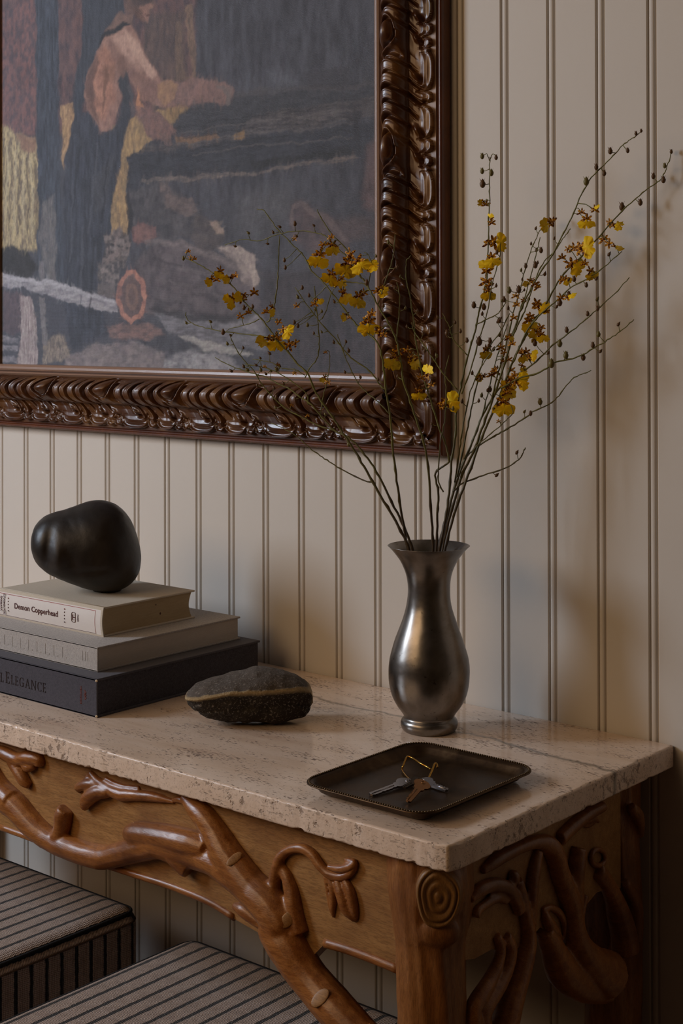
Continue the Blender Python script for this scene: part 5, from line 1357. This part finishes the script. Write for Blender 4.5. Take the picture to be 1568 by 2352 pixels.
# ---------------------------------------------------------------- orchid sprays
def lip_mesh(seed=1):
    """broad two lobed skirt, unit width, narrow neck at the origin, hanging along -y"""
    rr_ = random.Random(seed)
    pts = [(.05, 0), (.08, -.10), (.14, -.17), (.27, -.14), (.40, -.13), (.52, -.20), (.57, -.32), (.58, -.44), (.52, -.56), (.42, -.62), (.33, -.70), (.22, -.72), (.12, -.70), (.05, -.66), (0, -.55)]
    pts = pts+[(-x, y) for x, y in pts[-2::-1]]
    pts = [(x*rr_.uniform(.88, 1.1), y*rr_.uniform(.90, 1.1)) for x, y in pts]
    V = [(0, -.12, 0), (0, -.38, .06)]; n = len(pts)
    for f_ in (.55, 1.0):
        for k, (x, y) in enumerate(pts):
            x_ = x*f_; y_ = -.3+(y+.3)*f_; z_ = .10*(1-f_*1.0)-.10*(x*x)*f_+(.06*math.sin(k*2.1+seed) if f_ == 1 else .02*math.sin(k*1.3+seed))
            V.append((x_, y_, z_))
    F = []
    for k in range(n-1): F.append((1, 2+k, 3+k)); F.append((2+k, 2+n+k, 3+n+k, 3+k))
    F.append((1, 2+n-1, 2)); F.append((2+n-1, 2+2*n-1, 2+n, 2))
    me = bpy.data.meshes.new('lip'); me.from_pydata(V, [], F); me.update(); smooth(me); me.materials.append(YEL); return me
def calyx_mesh(seed):
    r = random.Random(seed); geos = [ball_geo(Vector((0, 0, .04)), (.10, .12, .10), None, 10, 6)]
    V, F = merge(geos)
    for k, ang in enumerate([90, 25, 155, -25, 205]):
        a = math.radians(ang+r.uniform(-12, 12)); L = r.uniform(.36, .5); wd = r.uniform(.07, .10); cu = r.uniform(-.15, .2)
        b = len(V); d = Vector((math.cos(a), math.sin(a), 0)); s = Vector((-d.y, d.x, 0))
        for i, (u, w_) in enumerate([(.05, .35), (.3, .8), (.55, 1), (.8, .8), (1, .1)]):
            c = d*(L*u)+Vector((0, 0, cu*u*u+.02*math.sin(u*9+k)))
            V += [c+s*(wd*w_), c+Vector((0, 0, .025*w_)), c-s*(wd*w_)]
        for i in range(4):
            q = b+3*i; F += [(q, q+1, q+4, q+3), (q+1, q+2, q+5, q+4)]
    me = bpy.data.meshes.new('flower'); me.from_pydata([tuple(v) for v in V], [], F); me.update(); smooth(me); me.materials.append(BRN); return me
LIPS = [lip_mesh(k) for k in range(5)]; CAL = [calyx_mesh(k) for k in range(4)]
def bud_mesh(mt, nm):
    V, F = ball_geo(Vector((0, 0, 0)), (.5, .5, .8), None, 10, 8)
    V = [Vector((v.x*(1 if v.z < 0 else max(.05, 1-v.z*.9)), v.y*(1 if v.z < 0 else max(.05, 1-v.z*.9)), v.z)) for v in V]
    b = len(V); V += [Vector((.3, 0, .2)), Vector((.62, .05, .9)), Vector((.15, .2, .5)), Vector((-.3, .1, .2)), Vector((-.55, 0, .95)), Vector((-.1, -.2, .5))]
    F += [(b, b+1, b+2), (b+3, b+4, b+5)]
    me = bpy.data.meshes.new(nm); me.from_pydata([tuple(v) for v in V], [], F); me.update(); smooth(me); me.materials.append(mt); return me
BUDM = [bud_mesh(BUD, 'bud'), bud_mesh(BUDG, 'bud')]
sprays = []
def polyY(path, ya, yb):
    """photo px path -> points, depth running from ya at the start to yb at the end (planks from the wall, negative)"""
    q = catmull([(x, y) for x, y in path], 5); d = np.r_[0, np.cumsum(np.hypot(*np.diff(q, axis=0).T))]; u = d/d[-1]
    return [at(x, y, Y=ya+(yb-ya)*t) for (x, y), t in zip(q, u)], q, u
rf = random.Random(5)
def spray(label, paths, flowers, entry, r0=.0019):
    """paths: list of (px path from base to tip, y at base, y at tip, r base, r tip, auto buds); first one is the main stem"""
    ex, ey, eY = entry
    rim = Vector((VC.x, VC.y, .8+VH))
    t = root('orchid_spray', rim-Vector((0, 0, .07)), label, 'flower', 'yellow orchid sprays in the vase')
    lines = []
    for pi_, (path, ya, yb, ra, rb, nb) in enumerate(paths):
        P, q, u = polyY(path, ya, yb)
        R = [ra+(rb-ra)*t_ for t_ in u]
        if pi_ == 0:
            b = P[0]; c = Vector((VC.x, VC.y, 0)); inner = Vector((c.x+(b.x-c.x)*.35, c.y+(b.y-c.y)*.35, rim.z-.085))
            deep = Vector((c.x-(b.x-c.x)*.3, c.y-(b.y-c.y)*.3, rim.z-.15))
            P = [deep, inner]+P; R = [ra, ra]+R
        # nodes: slight swellings and kinks
        P2 = []; 
        for i, p in enumerate(P):
            j = .0006 if 1 < i < len(P)-1 else 0
            P2.append(p+Vector((rf.uniform(-j, j), rf.uniform(-j, j), rf.uniform(-j, j))))
            if i % 5 == 3: R[i] *= 1.35
        V, F = tube_geo(P2, R, 7); adopt(mobj('stem' if pi_ == 0 else 'twig', V, F, STEM), t)
        lines.append((P[2:] if pi_ == 0 else P, q, u))
        if nb:
            n = len(q); k = 0; side_ = 1
            for j in range(nb):
                uu = 1-(j+.5)*.62/nb-.02; i = min(range(n), key=lambda m_: abs(u[m_]-uu)); side_ = -side_
                tx, ty = q[min(i+1, n-1)]-q[max(i-1, 0)]; L = math.hypot(tx, ty)+1e-6; nx_, ny_ = -ty/L*side_, tx/L*side_
                ln = rf.uniform(8, 17); bx, by = q[i][0]+nx_*ln+tx/L*7, q[i][1]+ny_*ln+ty/L*7-3
                Y_ = lines[-1][0][i].y/U+rf.uniform(-.05, .05)
                bud_at(t, lines[-1][0][i], (bx, by), min(Y_, -.06), rf.uniform(4.2, 6.5), (tx/L, ty/L))
    allp = [(p, q[i]) for P, q, u in lines for i, p in enumerate(P)]
    for f in flowers:
        x, y, sz, ang, kind = f[:5]; turn = f[5] if len(f) > 5 else rf.uniform(-.5, .5)
        base, _ = min(allp, key=lambda e: (e[1][0]-x)**2+(e[1][1]-y)**2)
        Y_ = min(-.10, base.y/U+rf.uniform(-.12, .06)); c = at(x, y, Y=Y_); k = 1/ppm(c)
        if kind == 'b': bud_at(t, base, (x, y), Y_, sz, (0, -1)); continue
        a, d, z = view_axes(c); nrm = -d
        # frame: y axis opposite to the direction the lip points on screen, z towards the viewer, then turned
        A = math.radians(ang); dn = (a*math.sin(A)-z*math.cos(A)); yv = -dn; xv = yv.cross(nrm)
        rot = Matrix((xv, yv, nrm)).transposed().to_4x4()
        rot = rot @ Matrix.Rotation(turn, 4, 'Y') @ Matrix.Rotation(rf.uniform(-.5, .35), 4, 'X')
        s = sz*k*1.08
        fo = bpy.data.objects.new('flower', CAL[rf.randrange(4)]); link(fo, t); fo.matrix_parent_inverse = Matrix.Translation(-t.location)
        fo.matrix_basis = Matrix.Translation(c) @ rot @ Matrix.Diagonal((s*.95, s*.95, s*.95, 1))
        if kind == 'f':
            lo_ = bpy.data.objects.new('lip', LIPS[rf.randrange(5)]); link(lo_, fo)
            kk = rf.uniform(.95, 1.15); lo_.matrix_basis = Matrix.Translation((0, -.02, .05)) @ Matrix.Diagonal((kk, kk, kk, 1))
        mid = (base+c)/2+Vector((0, 0, .003)); V, F = tube_geo([base, mid, c], [.0006]*3, 5); adopt(mobj('pedicel', V, F, STEM), t)
    return t
def bud_at(t, base, xy, Y_, sz, dirxy):
    c = at(xy[0], xy[1], Y=Y_); k = 1/ppm(c); a, d, z = view_axes(c)
    ax = (a*dirxy[0]-z*dirxy[1]+Vector((0, 0, .6))).normalized(); s = sz*k*1.25
    b = bpy.data.objects.new('bud', BUDM[0 if rf.random() < .75 else 1]); link(b, t); b.matrix_parent_inverse = Matrix.Translation(-t.location)
    b.matrix_basis = Matrix.Translation(c) @ ax.to_track_quat('Z', 'Y').to_matrix().to_4x4() @ Matrix.Diagonal((s, s, s, 1))
    mid = base.lerp(c, .6)-Vector((0, 0, .0015)); V, F = tube_geo([base, mid, c], [.0006, .0005, .0005], 5); adopt(mobj('pedicel', V, F, STEM), t)

YV = VY
f, h, c_ = 'f', 'h', 'c'
# leftmost spray, leaning far over the painting
spray('leftmost orchid spray, arching across the painting with yellow flowers near its tip',
 [([(938, 1256), (925, 1228), (895, 1175), (862, 1118), (830, 1062), (805, 1022), (783, 988), (767, 963), (744, 931), (722, 896), (706, 858), (681, 835), (665, 813), (642, 788), (623, 762), (604, 737), (582, 714), (559, 692), (534, 657), (502, 635), (473, 617), (448, 603), (419, 590)], YV-.25, YV-1.5, .0021, .0007, 0),
  ([(640, 785), (625, 775), (607, 773), (559, 767), (505, 760), (464, 751), (438, 741), (427, 727), (427, 717)], YV-1.2, YV-1.5, .0010, .0006, 3),
  ([(612, 740), (620, 733), (630, 701), (636, 663), (639, 619), (641, 574), (642, 542)], YV-1.2, YV-1.4, .0010, .0006, 0),
  ([(595, 733), (580, 740), (559, 747), (527, 756), (510, 768)], YV-1.2, YV-1.3, .0008, .0005, 0)],
 [(432, 578, 16, 0, 'h'), (438, 592, 16, 60, 'h'), (446, 595, 16, 0, 'h'), (421, 593, 6, 0, 'b'), (506, 622, 26, -20, 'f', .6), (486, 640, 26, -50, 'f', .9), (497, 642, 24, 0, 'h'), (530, 637, 28, -70, 'f', 1.0), (540, 634, 24, 0, 'h'), (536, 686, 34, -60, 'f', .2), (560, 678, 28, -80, 'f', .9), (584, 672, 28, 0, 'h'), (556, 688, 26, 30, 'h'), (560, 706, 7, 0, 'b'), (580, 704, 6, 0, 'b'), (552, 727, 22, 0, 'h'), (570, 718, 24, 10, 'h'), (624, 705, 28, 10, 'f', 1.2), (612, 716, 26, 0, 'h'), (512, 762, 8, 0, 'b'), (616, 777, 34, -60, 'f', .9), (634, 778, 38, 0, 'f', .2), (640, 740, 22, 20, 'h'), (650, 758, 30, 60, 'f', .3), (664, 792, 34, 70, 'h'), (678, 788, 26, 60, 'h')], (938, 1256, 0))
spray('low orchid spray reaching left along the bottom rail of the frame',
 [([(946, 1256), (930, 1215), (905, 1165), (870, 1095), (838, 1045), (800, 1005), (770, 990), (745, 965), (715, 930), (690, 912), (665, 893), (642, 883), (604, 864), (559, 851), (518, 835), (494, 821)], YV+.15, YV-.9, .0020, .0006, 5),
  ([(770, 990), (725, 975), (697, 960), (665, 944), (636, 921), (604, 886), (582, 851), (559, 826), (540, 797), (528, 772)], YV-.3, YV-1.0, .0012, .0006, 7),
  ([(862, 1110), (838, 1104), (800, 1087), (768, 1068), (740, 1050), (715, 1032), (680, 1002), (650, 983), (622, 972)], YV-.05, YV-.6, .0011, .0006, 0),
  ([(707, 930), (700, 900), (640, 858), (600, 842), (560, 836)], YV-.5, YV-.9, .0009, .0006, 5),
  ([(735, 955), (742, 910), (752, 872), (757, 835), (756, 808)], YV-.4, YV-.5, .0008, .0005, 0),
  ([(700, 862), (676, 848), (650, 846), (620, 832), (580, 825)], YV-.6, YV-.9, .0007, .0005, 3)],
 [(638, 838, 14, 0, 'h'), (608, 842, 13, 0, 'h'), (676, 858, 15, 0, 'h'), (636, 848, 6, 0, 'b'), (670, 931, 12, 0, 'h'), (706, 955, 12, 0, 'h'), (745, 866, 20, -30, 'f', .9), (752, 878, 20, 0, 'h'), (747, 810, 13, 0, 'h'), (634, 912, 6, 0, 'b')], (946, 1256, 0))
spray('orchid spray rising left of centre, its long thin tip crossing the painting',
 [([(934, 1254), (930, 1225), (920, 1165), (909, 1090), (902, 1035), (897, 972), (892, 934), (885, 895), (882, 857), (877, 819), (864, 783), (824, 752), (798, 720), (767, 679), (744, 650), (716, 622), (696, 587), (671, 561), (642, 532), (618, 500), (606, 484), (590, 480)], YV-.1, YV-1.0, .0019, .0007, 5),
  ([(885, 895), (872, 884), (859, 864), (840, 845), (815, 829), (792, 807), (767, 775), (732, 737), (706, 701), (677, 660)], YV-.2, YV-.8, .0011, .0006, 4),
  ([(830, 640), (805, 600), (783, 577), (754, 548), (732, 536), (687, 531), (642, 537), (598, 553), (559, 550), (516, 563)], YV-.7, YV-1.1, .0009, .0006, 6),
  ([(700, 868), (715, 840), (728, 823), (733, 791), (730, 746), (725, 695), (722, 657)], YV-.6, YV-.9, .0009, .0006, 3),
  ([(733, 737), (746, 720), (760, 675), (775, 655)], YV-.7, YV-.8, .0008, .0005, 0),
  ([(893, 950), (870, 925), (840, 900), (822, 880), (800, 838), (782, 790), (775, 768)], YV-.25, YV-.4, .0009, .0006, 4)],
 [(676, 549, 18, 0, 'h'), (653, 597, 6, 0, 'b'), (655, 614, 6, 0, 'b'), (677, 513, 7, 0, 'b'), (722, 698, 24, 0, 'h'), (728, 688, 20, 40, 'f', .9), (681, 703, 20, 0, 'h'), (676, 740, 6, 0, 'b'), (672, 752, 16, 0, 'h'), (684, 748, 6, 0, 'b'), (706, 746, 6, 0, 'b'), (795, 722, 22, -60, 'f', .9), (802, 730, 16, 0, 'h'), (694, 660, 6, 0, 'b'), (852, 722, 34, 0, 'h'), (846, 738, 44, 0, 'f', .1)], (934, 1254, 0))
spray('orchid spray in front of the frame corner with the largest yellow blooms',
 [([(994, 1257), (990, 1180), (984, 1087), (974, 1022), (958, 972), (946, 933), (928, 882), (920, 831), (910, 783), (892, 742), (878, 720), (862, 690), (850, 668), (837, 647), (818, 619), (799, 577), (760, 536), (740, 505), (728, 481)], YV-.15, YV-1.1, .0019, .0007, 3),
  ([(868, 700), (878, 665), (892, 625), (903, 585), (907, 538)], YV-.75, YV-.9, .0008, .0005, 2),
  ([(862, 690), (840, 655), (820, 650), (790, 648), (760, 652), (735, 672), (712, 695)], YV-.8, YV-1.0, .0009, .0006, 0),
  ([(845, 660), (850, 625), (852, 600), (842, 582), (836, 580)], YV-.8, YV-.9, .0007, .0005, 3),
  ([(910, 783), (914, 740), (918, 700), (916, 670), (911, 648)], YV-.5, YV-.6, .0009, .0006, 2)],
 [(742, 562, 26, 30, 'h'), (734, 584, 38, -10, 'f', .2), (760, 545, 22, 0, 'h'), (762, 562, 32, 10, 'f', .5), (804, 584, 34, 0, 'h'), (800, 604, 44, -20, 'f', .3), (820, 600, 46, 30, 'f', .2), (842, 612, 34, 80, 'f', .8), (822, 622, 26, 0, 'h'), (775, 618, 26, 0, 'h'), (762, 630, 36, -30, 'f', .3), (776, 655, 24, 0, 'h'), (788, 672, 38, 20, 'f', .8), (784, 640, 26, 10, 'f', .9), (842, 648, 8, 0, 'b'), (836, 672, 24, 0, 'h'), (824, 680, 38, -20, 'f', .5), (866, 668, 32, 70, 'f', .8), (874, 662, 22, 0, 'h'), (872, 758, 34, 50, 'h'), (880, 768, 26, 0, 'h'), (912, 808, 32, 0, 'h'), (906, 820, 36, -20, 'f', .6)], (994, 1257, 0))
spray('upright orchid spray in the middle with three small yellow blooms',
 [([(1002, 1257), (1004, 1180), (1006, 1130), (1000, 1085), (1030, 1060), (1022, 1018), (1010, 985), (997, 946), (984, 903), (969, 857), (956, 793), (951, 750), (946, 710), (943, 690), (941, 679), (933, 643), (933, 602), (943, 587)], YV+.2, YV-.3, .0018, .0006, 5),
  ([(1050, 895), (1025, 867), (1004, 839), (989, 816), (969, 786), (953, 765), (945, 740)], YV-.1, YV-.25, .0010, .0006, 4),
  ([(1018, 1130), (1008, 1110), (1006, 1080), (1012, 1010), (1022, 960), (1024, 898), (1022, 857), (1031, 816)], YV, YV-.1, .0011, .0006, 0),
  ([(1073, 816), (1043, 783), (1030, 747), (1015, 719)], YV, YV-.1, .0009, .0005, 3)],
 [(935, 806, 30, 0, 'h'), (944, 822, 36, 40, 'f', 1.0), (960, 822, 26, 0, 'h'), (966, 868, 24, 0, 'h'), (962, 898, 28, 0, 'f', .1), (980, 862, 34, 160, 'f', .9), (990, 884, 24, 0, 'h'), (1010, 932, 26, -60, 'h'), (1022, 926, 40, 100, 'f', .3), (1026, 764, 8, 0, 'b'), (1057, 760, 6, 0, 'b'), (1072, 781, 7, 0, 'b'), (975, 805, 6, 0, 'b'), (1040, 938, 6, 0, 'b')], (1002, 1257, 0))
spray('tall upright orchid spray just right of the frame, yellow blooms stacked along it',
 [([(1010, 1258), (1022, 1195), (1033, 1120), (1036, 1060), (1045, 1010), (1048, 940), (1058, 890), (1068, 840), (1080, 795), (1092, 755), (1100, 717), (1111, 671), (1117, 640), (1119, 607), (1121, 556), (1122, 513), (1124, 449), (1124, 406), (1125, 360)], YV+.1, YV+.7, .0020, .0007, 0),
  ([(1124, 370), (1118, 353), (1108, 358)], YV+.7, YV+.7, .0006, .0004, 0),
  ([(1124, 368), (1132, 354), (1138, 358)], YV+.7, YV+.7, .0006, .0004, 0),
  ([(1094, 745), (1118, 733), (1140, 722), (1158, 700), (1162, 690)], YV+.3, YV+.5, .0009, .0006, 2),
  ([(1060, 905), (1080, 850), (1100, 780), (1118, 720), (1130, 650), (1148, 590), (1147, 538)], YV+.2, YV+.6, .0011, .0006, 3)],
 [(1107, 358, 8, 0, 'b'), (1139, 361, 7, 0, 'b'), (1107, 392, 8, 0, 'b'), (1128, 396, 9, 0, 'b'), (1108, 421, 11, 0, 'b'), (1116, 470, 26, 0, 'h'), (1110, 464, 18, -90, 'f', .9), (1129, 512, 24, 0, 'h'), (1129, 502, 16, 180, 'f', .8), (1120, 560, 30, 0, 'h'), (1134, 556, 40, 90, 'f', .2), (1128, 590, 32, 10, 'f', .2), (1118, 622, 34, 180, 'f', .1), (1117, 646, 40, 0, 'h'), (1124, 655, 30, 40, 'h'), (1120, 668, 28, 0, 'f', .3), (1088, 700, 9, 0, 'b'), (1111, 704, 9, 0, 'b'), (1100, 783, 12, 0, 'b'), (1125, 782, 8, 0, 'b')], (1010, 1258, 0))
spray('tallest orchid spray on the right, leaning up past the third plank joint',
 [([(1016, 1258), (1034, 1185), (1058, 1100), (1085, 1040), (1110, 975), (1132, 915), (1155, 845), (1178, 770), (1194, 717), (1215, 671), (1241, 624), (1266, 590), (1290, 543), (1312, 500), (1335, 445), (1365, 400), (1402, 365), (1430, 333), (1452, 318), (1475, 300)], YV+.25, -.62, .0021, .0006, 0),
  ([(1178, 770), (1190, 745), (1204, 715), (1216, 682), (1230, 640), (1250, 600), (1275, 575), (1292, 548), (1310, 525)], YV+.6, -.7, .0011, .0006, 2),
  ([(1125, 940), (1140, 870), (1160, 800), (1178, 720), (1195, 660), (1214, 590), (1232, 545), (1250, 512)], YV+.5, -.28, .0012, .0006, 6),
  ([(1168, 800), (1185, 740), (1205, 680), (1222, 620), (1232, 580), (1240, 545)], YV+.7, -.5, .0010, .0006, 4)],
 [(1401, 346, 9, 0, 'b'), (1369, 383, 8, 0, 'b'), (1387, 397, 8, 0, 'b'), (1441, 345, 7, 0, 'b'), (1346, 416, 11, 0, 'b'), (1460, 306, 6, 0, 'b'), (1472, 300, 5, 0, 'b'), (1335, 488, 26, 0, 'h'), (1346, 503, 34, 0, 'f', .1), (1366, 482, 26, 0, 'h'), (1362, 480, 22, 90, 'f', 1.2), (1270, 508, 30, 60, 'h'), (1262, 512, 30, -80, 'f', .7), (1229, 608, 9, 0, 'b'), (1242, 574, 8, 0, 'b'), (1229, 652, 30, 0, 'h'), (1218, 644, 26, -40, 'f', 1.2), (1234, 660, 24, 30, 'h'), (1207, 610, 7, 0, 'b'), (1184, 680, 24, 0, 'h'), (1186, 700, 26, 0, 'h'), (1169, 666, 9, 0, 'b'), (1191, 664, 10, 0, 'b'), (1157, 687, 8, 0, 'b'), (1180, 730, 24, 0, 'h'), (1202, 690, 18, 0, 'h')], (1016, 1258, 0))
spray('far right orchid spray whose tip almost touches the wall',
 [([(1022, 1257), (1046, 1170), (1075, 1090), (1100, 1020), (1130, 950), (1155, 890), (1175, 835), (1190, 803), (1207, 773), (1224, 739), (1254, 696), (1288, 637), (1326, 598), (1369, 551), (1418, 496), (1467, 449), (1500, 425), (1520, 407), (1534, 375), (1543, 345)], YV+.1, -.10, .0021, .0006, 0),
  ([(1180, 830), (1196, 790), (1215, 752), (1241, 722), (1271, 696), (1309, 662), (1347, 641), (1394, 607), (1428, 577)], YV+.5, -.9, .0013, .0006, 4)],
 [(1500, 404, 8, 0, 'b'), (1523, 412, 9, 0, 'b'), (1526, 380, 7, 0, 'b'), (1428, 474, 11, 0, 'b'), (1470, 464, 9, 0, 'b'), (1541, 348, 6, 0, 'b'), (1400, 512, 26, 70, 'h'), (1408, 517, 28, 70, 'f', .8), (1318, 570, 32, 0, 'h'), (1304, 572, 24, 40, 'h'), (1333, 570, 44, 90, 'f', .15), (1386, 550, 32, 20, 'h'), (1398, 560, 30, 50, 'h'), (1410, 566, 30, 55, 'f', 1.2), (1290, 592, 26, 0, 'h'), (1312, 606, 40, 60, 'f', .5), (1342, 606, 26, 0, 'h'), (1356, 622, 28, 20, 'f', .5), (1291, 644, 26, 30, 'h'), (1298, 640, 22, 40, 'f', .4), (1288, 684, 26, 0, 'h'), (1302, 684, 30, 80, 'f', 1.2), (1306, 676, 9, 0, 'b'), (1285, 694, 10, 0, 'b'), (1318, 640, 8, 0, 'b'), (1346, 654, 7, 0, 'b'), (1232, 698, 32, 30, 'h'), (1236, 704, 36, 60, 'f', .7), (1254, 716, 22, 0, 'h'), (1218, 726, 26, 0, 'h'), (1214, 736, 34, 10, 'f', .4), (1242, 752, 26, 0, 'h'), (1234, 764, 34, -60, 'f', .7), (1243, 768, 26, 10, 'f', .4)], (1022, 1257, 0))
spray('lower right orchid spray branching into two long budded twigs',
 [([(1012, 1259), (1026, 1190), (1044, 1120), (1066, 1060), (1090, 1000), (1110, 950), (1136, 905), (1165, 876), (1198, 854), (1228, 833), (1262, 799), (1296, 773), (1339, 739), (1369, 713), (1411, 675), (1445, 637)], YV+.3, -.75, .0020, .0006, 3),
  ([(1150, 892), (1175, 878), (1194, 869), (1241, 854), (1275, 833), (1326, 820), (1373, 794), (1407, 773), (1432, 755), (1455, 734)], YV+.5, -.7, .0014, .0006, 3)],
 [(1219, 821, 9, 0, 'b'), (1228, 787, 9, 0, 'b'), (1301, 757, 8, 0, 'b'), (1349, 720, 7, 0, 'b'), (1372, 708, 7, 0, 'b'), (1285, 788, 10, 0, 'b'), (1299, 815, 10, 0, 'b'), (1339, 820, 9, 0, 'b'), (1266, 834, 12, 0, 'b'), (1374, 767, 8, 0, 'b'), (1361, 792, 8, 0, 'b'), (1208, 808, 26, 0, 'h'), (1200, 812, 26, 20, 'f', .6), (1216, 818, 26, 80, 'f', .5), (1198, 840, 26, 10, 'f', 1.1), (1196, 808, 22, 0, 'h'), (1174, 850, 24, 0, 'h'), (1180, 862, 24, 0, 'h'), (1172, 872, 34, -20, 'f', .6), (1184, 876, 36, 90, 'f', .4), (1166, 890, 34, 0, 'f', .6), (1164, 902, 30, 0, 'h'), (1156, 922, 42, 0, 'f', .1), (1138, 856, 28, 0, 'h'), (1128, 862, 26, 0, 'h')], (1012, 1259, 0))
spray('shortest orchid spray on the right, a bare twig reaching sideways below the others',
 [([(1006, 1259), (1018, 1210), (1030, 1165), (1048, 1100), (1064, 1060), (1090, 1030), (1130, 1005), (1156, 990), (1198, 965), (1228, 943), (1262, 928), (1283, 909), (1313, 871), (1340, 858), (1357, 851)], YV+.35, -.7, .0019, .0006, 1),
  ([(1040, 1130), (1062, 1110), (1110, 1092), (1160, 1075), (1190, 1056), (1200, 1042), (1206, 1028)], YV+.3, YV+.8, .0012, .0008, 2),
  ([(1085, 1035), (1108, 1012), (1140, 985), (1162, 965), (1178, 948), (1172, 930)], YV+.4, YV+.7, .0009, .0006, 0),
  ([(1050, 1095), (1068, 1010), (1082, 940), (1095, 880), (1108, 830), (1128, 790), (1152, 756), (1170, 720)], YV+.35, YV+.6, .0013, .0007, 4),
  ([(1044, 1108), (1056, 1030), (1062, 985), (1080, 900), (1104, 845), (1128, 808), (1160, 775)], YV+.3, YV+.4, .0012, .0006, 3),
  ([(1066, 1055), (1096, 985), (1120, 905), (1135, 840), (1150, 790), (1165, 745)], YV+.5, YV+.9, .0012, .0006, 3)],
 [(1240, 922, 9, 0, 'b'), (1218, 949, 7, 0, 'b'), (1145, 968, 14, 0, 'h'), (1116, 803, 28, 0, 'f', .7), (1120, 800, 24, 0, 'h'), (1150, 798, 26, 0, 'h'), (1158, 810, 24, 40, 'h'), (1168, 776, 26, 0, 'h'), (1176, 790, 24, 0, 'h'), (1172, 770, 18, 20, 'f', 1.0), (1134, 850, 24, 0, 'h'), (1100, 868, 24, 0, 'h'), (1110, 864, 26, -80, 'f', .9), (1146, 735, 8, 0, 'b'), (1125, 893, 8, 0, 'b'), (1155, 830, 20, 0, 'h'), (1168, 826, 22, 0, 'h')], (1006, 1259, 0))
